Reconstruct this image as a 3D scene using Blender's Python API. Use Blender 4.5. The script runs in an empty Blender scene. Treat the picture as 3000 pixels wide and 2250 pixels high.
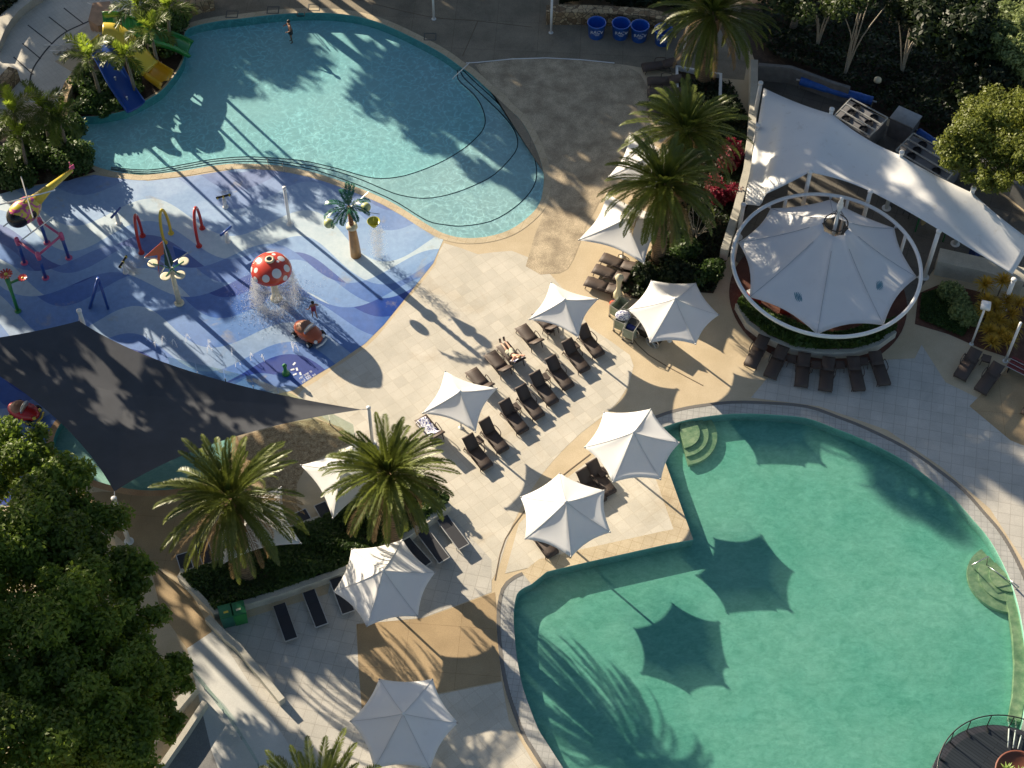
import bpy, bmesh, math, random
import numpy as np
from mathutils import Vector, Matrix, noise
from mathutils.geometry import tessellate_polygon
random.seed(7); rng=np.random.default_rng(7)
C=bpy.data.collections.new('scene'); bpy.context.scene.collection.children.link(C)
R=math.radians; PI=math.pi
# ---------- camera ----------
H=68.0; FPX=4800.0; TH=R(53.5); RO=R(0.5)
F_=Vector((0,math.cos(TH),-math.sin(TH))); U0=Vector((0,math.sin(TH),math.cos(TH))); R0=Vector((1,0,0))
RT=math.cos(RO)*R0+math.sin(RO)*U0; UP=-math.sin(RO)*R0+math.cos(RO)*U0
def W(x,y,z=0.0):
    "point at height z seen at pixel x,y of the 3000x2250 photograph"
    d=F_*FPX+RT*(x-1500)-UP*(y-1125); t=(z-H)/d.z
    return Vector((d.x*t,d.y*t,z))
K=3000/2212.0
def w(x,y,z=0.0): return W(x*K,y*K,z)
cam=bpy.data.cameras.new('camera'); cam.sensor_width=36; cam.lens=FPX/3000*36; cam.clip_end=2000; cam.clip_start=1
co=bpy.data.objects.new('camera',cam); C.objects.link(co)
m3=Matrix((RT,UP,-F_)).transposed(); co.matrix_world=Matrix.Translation((0,0,H))@m3.to_4x4()
bpy.context.scene.camera=co
# ---------- materials ----------
class NB:
    def __init__(s,name):
        s.m=bpy.data.materials.new(name); s.m.use_nodes=True; s.t=s.m.node_tree; s.t.nodes.clear()
        s.out=s.n('ShaderNodeOutputMaterial')
    def n(s,ty,**k):
        o=s.t.nodes.new(ty)
        for a,b in k.items():
            if a=='i':
                for x,v in b.items():
                    if hasattr(v,'node') or isinstance(v,bpy.types.NodeSocket): s.t.links.new(v,o.inputs[x])
                    else: o.inputs[x].default_value=v
            else: setattr(o,a,b)
        return o
    def link(s,a,b): s.t.links.new(a,b)
    def pos(s): return s.n('ShaderNodeNewGeometry').outputs['Position']
    def noise(s,vec,scale,detail=3,rough=.55,dist=0):
        return s.n('ShaderNodeTexNoise',i={'Vector':vec,'Scale':scale,'Detail':detail,'Roughness':rough,'Distortion':dist}).outputs['Fac']
    def ramp(s,fac,stops,interp='LINEAR'):
        r=s.n('ShaderNodeValToRGB',i={'Fac':fac}); cr=r.color_ramp; cr.interpolation=interp
        while len(cr.elements)<len(stops): cr.elements.new(.5)
        for e,(p,c) in zip(cr.elements,stops):
            e.position=p; e.color=c4(c)
        return r.outputs['Color']
    def mix(s,fac,a,b,mode='MIX'):
        o=s.n('ShaderNodeMix',data_type='RGBA',blend_type=mode)
        for k,v in ((0,fac),(6,a),(7,b)):
            if isinstance(v,bpy.types.NodeSocket): s.link(v,o.inputs[k])
            else: o.inputs[k].default_value=v if k==0 else c4(v)
        return o.outputs[2]
    def math(s,op,a,b=0.,c=0.):
        o=s.n('ShaderNodeMath',operation=op)
        for k,v in enumerate((a,b,c)):
            if isinstance(v,bpy.types.NodeSocket): s.link(v,o.inputs[k])
            else: o.inputs[k].default_value=v
        return o.outputs[0]
    def princ(s,**k):
        p=s.n('ShaderNodeBsdfPrincipled')
        for a,v in k.items():
            nm={'col':'Base Color','rough':'Roughness','metal':'Metallic','bumpn':'Normal','spec':'Specular IOR Level','coat':'Coat Weight','trans':'Transmission Weight','alpha':'Alpha'}[a]
            if isinstance(v,bpy.types.NodeSocket): s.link(v,p.inputs[nm])
            else: p.inputs[nm].default_value=c4(v) if a=='col' else v
        return p
    def bump(s,h,strength=.3,dist=.02):
        return s.n('ShaderNodeBump',i={'Height':h,'Strength':strength,'Distance':dist}).outputs['Normal']
    def done(s,sh): s.link(sh.outputs[0] if hasattr(sh,'outputs') else sh,s.out.inputs['Surface']); return s.m
def c4(c): return (c[0],c[1],c[2],1.0) if len(c)==3 else tuple(c)
def mul(c,k): return tuple(min(1,x*k) for x in c)
def plain(name,col,rough=.5,metal=0.,var=.18,scale=3.,bump=.0,coat=0.,spec=.5):
    b=NB(name); p=b.pos(); f=b.noise(p,scale,4)
    c=b.mix(b.ramp(f,[(.3,(0,0,0)),(.7,(1,1,1))]),mul(col,1-var),mul(col,1+var))
    k={}
    if bump: k['bumpn']=b.bump(b.noise(p,scale*8,3),bump,.02)
    return b.done(b.princ(col=c,rough=rough,metal=metal,coat=coat,spec=spec,**k))
# ---------- mesh builder ----------
class MB:
    def __init__(s): s.v=[]; s.f=[]; s.k=[]; s.mi=0
    def add(s,vs,fs,mi=None):
        o=len(s.v); s.v+= [tuple(x) for x in vs]; s.f+=[tuple(i+o for i in f) for f in fs]; s.k+=[s.mi if mi is None else mi]*len(fs); return s
    def box(s,c,d,rz=0,rx=0,ry=0,mi=None,taper=1.):
        M=Matrix.Translation(Vector(c))@Matrix.Rotation(rz,4,'Z')@Matrix.Rotation(ry,4,'Y')@Matrix.Rotation(rx,4,'X')
        vs=[]
        for z in (-.5,.5):
            t=1 if z<0 else taper
            for x,y in ((-.5,-.5),(.5,-.5),(.5,.5),(-.5,.5)): vs.append(M@Vector((x*d[0]*t,y*d[1]*t,z*d[2])))
        return s.add(vs,[(0,3,2,1),(4,5,6,7),(0,1,5,4),(1,2,6,5),(2,3,7,6),(3,0,4,7)],mi)
    def tube(s,pts,r,n=8,closed=False,cap=True,mi=None,flat=1.):
        pts=[Vector(p) for p in pts]; L=len(pts)
        rs=r if isinstance(r,(list,tuple)) else [r]*L
        vs=[];fs=[];up=None
        for i,p in enumerate(pts):
            a=pts[(i-1)%L] if (closed or i>0) else p; b=pts[(i+1)%L] if (closed or i<L-1) else p
            t=(b-a).normalized() if (b-a).length>1e-9 else Vector((0,0,1))
            if up is None:
                up=Vector((0,0,1)) if abs(t.z)<.9 else Vector((1,0,0))
            x=t.cross(up)
            if x.length<1e-6: x=t.cross(Vector((0,1,0)))
            x.normalize(); y=x.cross(t).normalized(); up=y
            for j in range(n):
                g=2*PI*j/n; vs.append(p+x*math.cos(g)*rs[i]+y*math.sin(g)*rs[i]*flat)
        for i in range(L if closed else L-1):
            for j in range(n):
                a=i*n+j; b=i*n+(j+1)%n; c=((i+1)%L)*n+(j+1)%n; d=((i+1)%L)*n+j; fs.append((a,b,c,d))
        if cap and not closed: fs.append(tuple(range(n))[::-1]); fs.append(tuple((L-1)*n+j for j in range(n)))
        return s.add(vs,fs,mi)
    def lathe(s,prof,n=24,c=(0,0,0),mi=None,M=None,cap=True):
        vs=[];fs=[];c=Vector(c)
        for r,z in prof:
            for j in range(n):
                g=2*PI*j/n; q=Vector((r*math.cos(g),r*math.sin(g),z)); q=(M@q if M else q)+c; vs.append(q)
        for i in range(len(prof)-1):
            for j in range(n): fs.append((i*n+j,i*n+(j+1)%n,(i+1)*n+(j+1)%n,(i+1)*n+j))
        if cap: fs.append(tuple(range(n))[::-1]); fs.append(tuple((len(prof)-1)*n+j for j in range(n)))
        return s.add(vs,fs,mi)
    def ball(s,c,r,n=12,m=8,mi=None):
        r=r if isinstance(r,(tuple,list)) else (r,r,r)
        vs=[];fs=[]
        for i in range(m+1):
            a=PI*i/m
            for j in range(n):
                g=2*PI*j/n; vs.append((c[0]+r[0]*math.sin(a)*math.cos(g),c[1]+r[1]*math.sin(a)*math.sin(g),c[2]-r[2]*math.cos(a)))
        for i in range(m):
            for j in range(n): fs.append((i*n+j,i*n+(j+1)%n,(i+1)*n+(j+1)%n,(i+1)*n+j))
        return s.add(vs,fs,mi)
    def flat(s,poly,z=None,holes=(),mi=None):
        pl=[[Vector((p[0],p[1],(p[2] if z is None and len(p)>2 else (z or 0)))) for p in q] for q in [poly]+list(holes)]
        tr=tessellate_polygon(pl); vs=[p for q in pl for p in q]; fs=[]
        for t in tr:
            a,b,c=[vs[i] for i in t]
            if (b-a).cross(c-a).z<0: t=(t[0],t[2],t[1])
            fs.append(tuple(t))
        return s.add(vs,fs,mi)
    def prism(s,poly,z0,z1,mi=None,top=True,bottom=False,inward=False):
        n=len(poly); ar=sum(poly[i][0]*poly[(i+1)%n][1]-poly[(i+1)%n][0]*poly[i][1] for i in range(n))
        if (ar<0)!=inward: poly=poly[::-1]
        vs=[(p[0],p[1],z0) for p in poly]+[(p[0],p[1],z1) for p in poly]
        s.add(vs,[(i,(i+1)%n,n+(i+1)%n,n+i) for i in range(n)],mi)
        if top: s.flat(poly,z1,mi=mi)
        if bottom: s.flat(poly,z0,mi=mi)
        return s
    def strip(s,path,wd,z0,z1,mi=None,closed=False):
        "wall along a path of given width"
        P=[Vector((p[0],p[1],0)) for p in path]; n=len(P); L=[];Q=[]
        for i in range(n):
            a=P[(i-1)%n] if closed or i else P[i]; b=P[(i+1)%n] if closed or i<n-1 else P[i]
            t=(b-a).normalized(); nn=Vector((-t.y,t.x,0)); L.append(P[i]+nn*wd/2); Q.append(P[i]-nn*wd/2)
        vs=[];
        for i in range(n):
            for q,z in ((L[i],z0),(L[i],z1),(Q[i],z1),(Q[i],z0)): vs.append((q.x,q.y,z))
        fs=[]
        for i in range(n if closed else n-1):
            a=i*4;b=((i+1)%n)*4
            for j in range(4): fs.append((a+j,a+(j+1)%4,b+(j+1)%4,b+j))
        if not closed: fs+=[(0,3,2,1),((n-1)*4,(n-1)*4+1,(n-1)*4+2,(n-1)*4+3)]
        return s.add(vs,fs,mi)
    def build(s,name,mat,parent=None,smooth=False,off=None,auto=None):
        me=bpy.data.meshes.new(name)
        v=s.v
        if off is not None: v=[(a[0]-off[0],a[1]-off[1],a[2]-off[2]) for a in v]
        me.from_pydata(v,[],s.f)
        for m in (mat if isinstance(mat,(list,tuple)) else [mat]): me.materials.append(m)
        if any(s.k): me.polygons.foreach_set('material_index',s.k)
        if smooth: me.polygons.foreach_set('use_smooth',[True]*len(me.polygons))
        me.update()
        o=bpy.data.objects.new(name,me); C.objects.link(o)
        if parent: o.parent=parent
        elif off is not None: o.location=off
        return o
def tag(o,label=None,cat=None,group=None,kind=None):
    if label: o['label']=label
    if cat: o['category']=cat
    if group: o['group']=group
    if kind: o['kind']=kind
    return o
def thing(name,label,cat,loc=(0,0,0),rz=0,group=None):
    o=bpy.data.objects.new(name,None); C.objects.link(o); o.location=loc; o.rotation_euler=(0,0,rz); o.empty_display_size=.2
    return tag(o,label,cat,group)
def struct(name,mb,m,smooth=False): return tag(mb.build(name,m,smooth=smooth),kind='structure')
def kids(o): return [c for c in C.objects if c.parent==o]
def dup(o,loc=None,rz=None,label=None,parent=None,scale=None):
    c=o.copy(); C.objects.link(c); c.parent=parent
    if loc is not None: c.location=loc
    if rz is not None: c.rotation_euler=(0,0,rz)
    if scale is not None: c.scale=(scale,)*3
    if label: c['label']=label
    for ch in kids(o): dup(ch,parent=c)
    return c
def npobj(name,V,F,mat,parent=None,loc=None,smooth=False,cols=None):
    "V Nx3, F Mx4 arrays"
    me=bpy.data.meshes.new(name); V=np.asarray(V,dtype=np.float32); F=np.asarray(F,dtype=np.int32)
    me.vertices.add(len(V)); me.vertices.foreach_set('co',V.ravel())
    k=F.shape[1]; me.loops.add(F.size); me.loops.foreach_set('vertex_index',F.ravel())
    me.polygons.add(len(F)); me.polygons.foreach_set('loop_start',np.arange(0,F.size,k,dtype=np.int32)); me.polygons.foreach_set('loop_total',np.full(len(F),k,dtype=np.int32))
    me.materials.append(mat)
    if cols is not None:
        a=me.attributes.new('tint','FLOAT','FACE'); a.data.foreach_set('value',np.asarray(cols,dtype=np.float32))
    me.update(calc_edges=True); me.validate()
    o=bpy.data.objects.new(name,me); C.objects.link(o)
    if parent: o.parent=parent
    if loc is not None: o.location=loc
    return o
def smoothpath(pts,n=6,closed=False):
    "Catmull-Rom through points"
    P=[Vector(p) for p in pts]; L=len(P); out=[]
    for i in range(L if closed else L-1):
        p0=P[(i-1)%L] if closed or i>0 else P[i]; p1=P[i]; p2=P[(i+1)%L]; p3=P[(i+2)%L] if closed or i+2<L else P[(i+1)%L]
        for j in range(n):
            t=j/n; out.append(.5*((2*p1)+(p2-p0)*t+(2*p0-5*p1+4*p2-p3)*t*t+(3*p1-p0-3*p2+p3)*t**3))
    if not closed: out.append(P[-1])
    return out
def offset_poly(P,d):
    n=len(P); ar=sum(P[i][0]*P[(i+1)%n][1]-P[(i+1)%n][0]*P[i][1] for i in range(n)); sg=1 if ar>0 else -1
    out=[]
    for i in range(n):
        a=Vector(P[i-1][:2]);b=Vector(P[i][:2]);c=Vector(P[(i+1)%n][:2])
        t1=(b-a).normalized();t2=(c-b).normalized(); n1=Vector((t1.y,-t1.x))*sg; n2=Vector((t2.y,-t2.x))*sg
        nn=(n1+n2); 
        if nn.length<1e-6: nn=n1
        nn.normalize(); k=1/max(.4,nn.dot(n1)); q=b+nn*d*k; out.append(Vector((q.x,q.y,0)))
    return out
# ---------- ground, pools ----------
def pxs(L,z=0.): return [W(x,y,z) for x,y in L]
p1_px=[(231,347),(289,340),(362,325),(416,300),(470,268),(503,231),(524,202),(537,174),(541,130),(543,92),(579,74),(651,60),(700,55),(808,42),(917,37),(1007,42),(1080,56),(1152,83),(1242,127),(1300,160),(1350,196),(1380,217),(1436,268),(1490,318),(1527,354),(1559,409),(1581,463),(1592,506),(1592,545),(1580,597),(1546,637),(1492,674),(1424,694),(1356,697),(1300,684),(1255,660),(1165,603),(1098,570),(1007,534),(917,505),(827,487),(760,481),(687,480),(615,487),(542,500),(434,512),(380,510),(325,501),(275,485),(253,466),(235,434),(228,398)]
pool1=smoothpath(pxs(p1_px),3,True)
lineA=[(325,497),(434,509),(542,494),(615,482),(687,474),(760,474),(827,480),(917,497),(1007,526),(1098,562),(1165,594),(1248,645),(1300,658),(1356,662),(1438,648),(1505,610),(1553,563),(1572,515),(1563,448),(1537,391),(1501,347),(1454,297),(1400,248),(1365,214),(1348,196)]
lineB=[(325,494),(434,504),(542,488),(615,474),(700,467),(760,467),(827,473),(917,487),(989,503),(1062,528),(1116,551),(1170,571),(1242,581),(1315,570),(1387,544),(1450,510),(1508,448),(1516,409),(1501,372),(1472,336),(1436,300),(1385,252),(1355,222),(1346,196)]
lineC=[(325,490),(434,498),(542,481),(615,468),(700,460),(772,461),(881,470),(953,485),(1007,499),(1062,515),(1116,523),(1188,514),(1279,481),(1351,441),(1398,401),(1418,373),(1421,344),(1409,307),(1387,275),(1351,242),(1340,224),(1344,195)]
p2_px=[(1557,1712),(1602,1675),(1725,1646),(1953,1595),(2031,1581),(2007,1516),(1971,1415),(1951,1360),(1936,1300),(1935,1255),(1986,1237),(2051,1223),(2150,1212),(2250,1214),(2359,1224),(2440,1252),(2521,1284),(2630,1338),(2711,1393),(2793,1458),(2847,1518),(2901,1583),(2950,1675),(2977,1750),(2995,1830),(3008,1920),(3010,2020),(2990,2140),(2950,2260),(2880,2370),(2740,2480),(2520,2550),(2250,2560),(2000,2510),(1820,2420),(1700,2320),(1650,2250),(1600,2173),(1576,2134),(1549,2065),(1530,2007),(1515,1931),(1507,1854),(1505,1796),(1514,1742),(1535,1722)]
a=pxs(p2_px); pool2=a[:9]+smoothpath(a[9:],3,False)
p3_px=[(191,1228),(162,1270),(157,1315),(185,1356),(235,1390),(310,1418),(410,1436),(520,1432),(600,1404),(655,1360),(680,1300),(640,1240),(540,1200),(400,1180),(270,1190)]
pool3=smoothpath(pxs(p3_px),3,True)
# concrete / paving materials
def stone(name,c1,c2,sc=.5,spk=.12,stain=(.45,.36,.24),stf=.35,joint=None):
    b=NB(name); p=b.pos()
    big=b.ramp(b.noise(p,sc,5,.6),[(.35,(0,0,0)),(.65,(1,1,1))])
    c=b.mix(big,c1,c2)
    st=b.math('MULTIPLY',b.ramp(b.noise(p,.33,4,.7,.6),[(.55,(0,0,0)),(.72,(1,1,1))]),stf); c=b.mix(st,c,stain)
    c=b.mix(spk,c,b.ramp(b.noise(p,22,2,.8),[(.3,(0,0,0)),(.7,(1,1,1))]),'OVERLAY')
    bh=b.noise(p,30,3)
    if joint:
        ang,tw,th_,jw,jc,var=joint
        mp=b.n('ShaderNodeMapping',i={'Vector':p,'Rotation':(0,0,ang)})
        br=b.n('ShaderNodeTexBrick',offset=0.0,i={'Vector':mp.outputs[0],'Color1':(1-var,1-var,1-var,1),'Color2':(1+0*var,1,1,1),'Mortar':c4(jc),'Scale':1.0,'Mortar Size':jw,'Mortar Smooth':.3,'Brick Width':tw,'Row Height':th_,'Bias':0.})
        c=b.mix(1.0,c,br.outputs['Color'],'MULTIPLY')
        bh=b.math('SUBTRACT',bh,b.math('MULTIPLY',br.outputs['Fac'],3.))
    return b.done(b.princ(col=c,rough=.75,bumpn=b.bump(bh,.25,.01)))
M_deck=stone('tan_concrete',(.50,.40,.255),(.60,.49,.33),.5,.15)
M_pave=stone('pale_paver_tiles',(.56,.52,.43),(.66,.61,.51),.6,.12,(.46,.36,.23),.45,(R(-37),.62,.62,.013,(.84,.81,.77),.12))
M_pave2=stone('grey_paver_tiles',(.46,.44,.39),(.56,.53,.47),.6,.12,(.33,.31,.28),.35,(R(12),.6,.6,.014,(.72,.70,.68),.09))
M_tanpave=stone('tan_patio',(.33,.235,.125),(.43,.31,.17),.4,.15,(.3,.24,.16),.35,(R(4),2.4,2.4,.012,(.7,.66,.6),.05))
M_agg=stone('pebble_aggregate',(.26,.17,.08),(.52,.40,.24),5.,.75,(.2,.15,.08),.3)
M_mulch=stone('dark_mulch',(.03,.018,.010),(.07,.04,.022),2.,.5)
M_redfloor=stone('red_brown_floor',(.085,.028,.018),(.13,.05,.03),1.2,.2)
M_kerb=stone('pale_concrete_kerb',(.42,.40,.34),(.55,.52,.44),1.,.15)
M_coping=stone('sandstone_coping',(.50,.41,.27),(.60,.50,.34),.8,.15,(.35,.25,.15),.4,(R(20),.5,.5,.012,(.75,.7,.62),.08))
M_gtile=stone('grey_tile_coping',(.38,.38,.35),(.47,.46,.43),1.,.1,(.3,.3,.28),.3,(R(8),.3,.3,.02,(.75,.75,.75),.08))
M_stonewall=None
b=NB('stacked_stone'); p=b.pos(); vo=b.n('ShaderNodeTexVoronoi',i={'Vector':p,'Scale':3.2}); 
c=b.mix(b.ramp(vo.outputs['Color'],[(.2,(0,0,0)),(.8,(1,1,1))]),(.20,.13,.07),(.50,.38,.22)); dd=b.n('ShaderNodeTexVoronoi',feature='DISTANCE_TO_EDGE',i={'Vector':p,'Scale':3.2}).outputs['Distance']
c=b.mix(b.ramp(dd,[(.0,(0,0,0)),(.08,(1,1,1))]),(.06,.045,.03),c); M_stonewall=b.done(b.princ(col=c,rough=.9,bumpn=b.bump(dd,1.,.1)))
# ground sheet with three pool openings
g=MB(); g.flat([(-400,-200,0),(400,-200,0),(400,600,0),(-400,600,0)],0,holes=[pool1,pool2,pool3]); struct('ground',g,M_deck)
def sheet(name,px,z,m,clip=None,sm=0):
    P=pxs(px) if not isinstance(px[0],Vector) else px
    if sm: P=smoothpath(P,sm,True)
    k=MB(); k.flat([(p.x,p.y,z) for p in P],z); return struct(name,k,m)
def ring(name,outer,inner,z,m,z0=None):
    "flat band between two polygons of equal vertex count"
    n=len(outer); k=MB(); vs=[(p[0],p[1],z) for p in outer]+[(p[0],p[1],z) for p in inner]
    k.add(vs,[(i,n+i,n+(i+1)%n,(i+1)%n) for i in range(n)])
    ar=sum(outer[i][0]*outer[(i+1)%n][1]-outer[(i+1)%n][0]*outer[i][1] for i in range(n))
    if ar>0: k.f=[f[::-1] for f in k.f]
    return struct(name,k,m)
# paving zones (sheets a few mm apart)
sheet('plaza_paving',[(1301,712),(1400,745),(1500,735),(1600,790),(1690,900),(1730,960),(1845,1040),(1850,1100),(1828,1150),(1790,1200),(1700,1270),(1620,1350),(1560,1430),(1500,1540),(1465,1650),(1440,1700),(1390,1745),(1330,1700),(1240,1500),(1120,1420),(1100,1340),(1000,1260),(935,1215),(870,1160),(930,1115),(985,1075),(1075,1015),(1130,957),(1203,867),(1276,775)],.004,M_pave,sm=2)
sheet('peninsula_paving',[(1520,1535),(1625,1430),(1750,1330),(1925,1320),(1945,1400),(1985,1520),(1985,1560),(1900,1580),(1480,1680)],.0085,M_pave)
sheet('grey_tile_terrace',[(540,1870),(790,1790),(960,1740),(990,1600),(1180,1530),(1330,1520),(1440,1640),(1440,1735),(1240,1810),(1043,1830),(1050,1950),(1062,2080),(1110,2250),(1150,2420),(900,2460),(780,2300),(700,2140),(600,1960)],.0055,M_pave2)
sheet('tan_patio',[(1045,1828),(1240,1812),(1450,1735),(1458,1830),(1468,1995),(1290,2030),(1060,2080),(1050,1950)],.008,M_tanpave)
sheet('lower_tile_terrace',[(1060,2084),(1290,2034),(1470,1998),(1490,2110),(1560,2230),(1640,2330),(1500,2420),(1150,2420),(1110,2250)],.008,M_pave)
sheet('walkway',[(330,1560),(420,1640),(560,1740),(620,1850),(1000,2420),(700,2420),(620,2200),(548,1900),(470,1790),(440,1650)],.010,M_tanpave)
sheet('pale_ramp',[(548,1900),(630,1845),(1000,2420),(700,2420),(620,2200)],.014,stone('pale_ramp_concrete',(.50,.50,.47),(.62,.61,.57),.4,.1))
sheet('east_paving',[(2330,1010),(2480,1060),(2680,1050),(2700,1010),(2770,1120),(3200,1330),(3200,1800),(3090,1800),(3010,1660),(2900,1490),(2760,1370),(2600,1260),(2400,1190),(2200,1165)],.0045,M_pave2)
sheet('tan_square',[(2840,1190),(3020,1010),(3250,1120),(3250,1260),(3060,1330),(2960,1290)],.008,M_tanpave)
sheet('pebble_path',[(770,1260),(926,1228),(1041,1290),(900,1360),(870,1480),(980,1560),(930,1580),(840,1450),(700,1420),(690,1300)],.0065,M_agg,sm=2)
sheet('beach_deck',[(1540,780),(1605,590),(1605,480),(1560,380),(1480,280),(1385,195),(1500,170),(1680,175),(1830,190),(1900,260),(1880,420),(1800,520),(1720,660),(1680,760),(1640,800)],.0075,stone('worn_grey_concrete',(.30,.24,.16),(.54,.44,.30),1.1,.45,(.24,.2,.15),.4,(0,40,40,.001,(1,1,1),0)),sm=2)
dk=[(x,y-(9 if y<180 else 0)) for x,y in p1_px[9:28]]
sheet('pool_side_deck',dk+[(1392,190),(1500,170),(1680,175),(1830,190),(1975,215),(2180,235),(2200,120),(2200,-300),(300,-300),(440,-60),(430,30),(480,98),(530,100),(541,88)],.009,stone('shade_darkened_brown_deck',(.20,.17,.12),(.31,.26,.185),.5,.25,(.14,.11,.08),.5,(R(3),2.6,2.6,.012,(.6,.58,.55),.12)))  # brown deck colour darkened to stand in for shade from surrounding trees
sheet('west_deck',[(200,1450),(300,1440),(450,1450),(700,1425),(838,1450),(928,1580),(780,1612),(640,1658),(530,1695),(420,1640),(330,1560),(240,1500)],.0092,M_tanpave)
# splash pad with painted waves
def padmat():
    b=NB('wave_painted_pad'); p=b.pos(); s=b.n('ShaderNodeSeparateXYZ',i={'Vector':p}); X,Y=s.outputs[0],s.outputs[1]
    n1=b.math('MULTIPLY',b.math('SUBTRACT',b.noise(p,.07,1),.5),4.)
    def wv(k,ph,amp,per,tilt):
        u=b.math('ADD',b.math('MULTIPLY',X,tilt),Y); q=b.math('SINE',b.math('ADD',b.math('MULTIPLY',X,k),ph)); u=b.math('ADD',b.math('ADD',u,b.math('MULTIPLY',q,amp)),n1)
        return b.math('DIVIDE',u,per)
    u=wv(.72,.4,1.2,7.2,.12); v=wv(.72,1.6,1.0,8.8,.02)
    fu=b.math('FRACT',u); fv=b.math('FRACT',v)
    pale=(.54,.65,.68); light=(.23,.38,.61); mid=(.10,.21,.49); dark=(.028,.08,.33)
    cu=b.ramp(fu,[(0,pale),(.22,light),(.50,mid),(.68,dark),(.86,light)],'CONSTANT')
    m=b.ramp(fv,[(0,(0,0,0)),(.42,(1,1,1)),(.62,(0,0,0))],'CONSTANT')
    c=b.mix(m,cu,b.ramp(fu,[(0,light),(.3,pale),(.55,light),(.8,mid)],'CONSTANT'))
    # paler toward the pool side, darker below: sun and shade put into the paint
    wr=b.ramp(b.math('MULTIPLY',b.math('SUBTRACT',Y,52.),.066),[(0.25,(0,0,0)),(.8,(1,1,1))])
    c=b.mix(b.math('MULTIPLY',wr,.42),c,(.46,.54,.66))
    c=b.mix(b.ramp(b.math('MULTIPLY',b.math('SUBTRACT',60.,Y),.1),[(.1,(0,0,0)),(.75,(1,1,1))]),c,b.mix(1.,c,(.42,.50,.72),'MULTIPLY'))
    st=b.ramp(b.noise(p,.5,5,.65,.5),[(.60,(0,0,0)),(.72,(1,1,1))]); c=b.mix(b.math('MULTIPLY',st,.55),c,(.42,.36,.24))
    c=b.mix(.25,c,b.ramp(b.noise(p,3.,5,.7),[(.3,(.25,.25,.25)),(.7,(.75,.75,.75))]),'OVERLAY')
    wet=b.ramp(b.noise(p,.25,3),[(.45,(.62,.62,.62)),(.6,(.28,.28,.28))])
    return b.done(b.princ(col=c,rough=wet,bumpn=b.bump(b.noise(p,18,3),.15,.01)))
pad_px=[(-300,600),(100,545),(275,512),(325,520),(434,530),(560,516),(687,496),(760,494),(827,502),(917,521),(1007,550),(1098,587),(1200,645),(1301,697),(1269,771),(1197,862),(1124,952),(1070,1006),(980,1068),(918,1104),(858,1144),(760,1165),(620,1140),(480,1150),(300,1180),(200,1213),(150,1255),(143,1320),(180,1370),(60,1480),(-300,1500)]
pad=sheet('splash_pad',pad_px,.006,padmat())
# copings
M_line=plain('dark_tile_line',(.02,.035,.05),.4)
def pool(pname,poly,floor_z,wall_m,floor_m,water_m,wz,cop_w,cop_m,lip_m):
    k=MB(); k.prism(poly,floor_z,0.0,top=False,inward=True); struct(pname+'_wall',k,wall_m)
    k=MB(); k.flat(poly,floor_z); struct(pname+'_floor',k,floor_m)
    k=MB(); k.flat(offset_poly(poly,-.002),wz); struct(pname+'_water',k,water_m)
    ring(pname+'_coping',offset_poly(poly,cop_w),poly,.012,cop_m)
def bandz(P,z,wd,name,m):
    k=MB(); k.strip(P,wd,z-.03,z+.008); return struct(name,k,m)
def watermat(name,tint,sc,amp,caust=0,ripple=.5):
    b=NB(name); p=b.pos()
    mp=b.n('ShaderNodeMapping',i={'Vector':p,'Rotation':(0,0,R(-30)),'Scale':(1,1.6,1)}).outputs[0]
    h=b.math('ADD',b.noise(mp,sc,3,.55,.6),b.math('MULTIPLY',b.noise(mp,sc*.3,2),1.5))
    nor=b.bump(h,ripple,.06)
    tr=b.n('ShaderNodeBsdfTransparent')
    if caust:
        # caustic light drawn as a bright network in the surface's transmission colour
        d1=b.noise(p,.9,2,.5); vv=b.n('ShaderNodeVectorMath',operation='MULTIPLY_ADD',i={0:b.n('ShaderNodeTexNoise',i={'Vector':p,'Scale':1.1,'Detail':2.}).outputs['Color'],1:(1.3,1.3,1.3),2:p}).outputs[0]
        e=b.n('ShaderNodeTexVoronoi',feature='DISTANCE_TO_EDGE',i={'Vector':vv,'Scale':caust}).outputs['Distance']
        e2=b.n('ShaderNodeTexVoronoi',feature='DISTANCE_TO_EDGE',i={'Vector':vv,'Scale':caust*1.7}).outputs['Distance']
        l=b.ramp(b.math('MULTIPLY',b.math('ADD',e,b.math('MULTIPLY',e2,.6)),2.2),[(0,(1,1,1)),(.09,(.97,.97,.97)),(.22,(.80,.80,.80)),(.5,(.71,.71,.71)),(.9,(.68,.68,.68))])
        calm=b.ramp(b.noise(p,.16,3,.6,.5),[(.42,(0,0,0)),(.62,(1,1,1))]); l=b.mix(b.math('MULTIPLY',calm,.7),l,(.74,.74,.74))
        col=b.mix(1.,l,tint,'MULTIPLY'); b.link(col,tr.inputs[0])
    else:
        f=b.ramp(b.math('ADD',b.math('MULTIPLY',b.noise(mp,sc*.8,4,.6,1.4),.6),b.math('MULTIPLY',b.noise(mp,sc*3.2,2,.6,1.),.4)),[(.36,mul(tint,1-amp)),(.62,mul(tint,1+amp))]); b.link(f,tr.inputs[0])
    gl=b.n('ShaderNodeBsdfGlossy',i={'Roughness':.06,'Normal':nor})
    geo=b.n('ShaderNodeNewGeometry'); cs=b.math('ABSOLUTE',b.n('ShaderNodeVectorMath',operation='DOT_PRODUCT',i={0:geo.outputs['Incoming'],1:nor}).outputs['Value'])
    fr=b.math('MULTIPLY_ADD',b.math('POWER',b.math('SUBTRACT',1.,cs),5.),.98,.02)   # Schlick reflectance, same from both sides
    ms=b.n('ShaderNodeMixShader',i={0:fr,1:tr.outputs[0],2:gl.outputs[0]})
    return b.done(ms)
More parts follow.
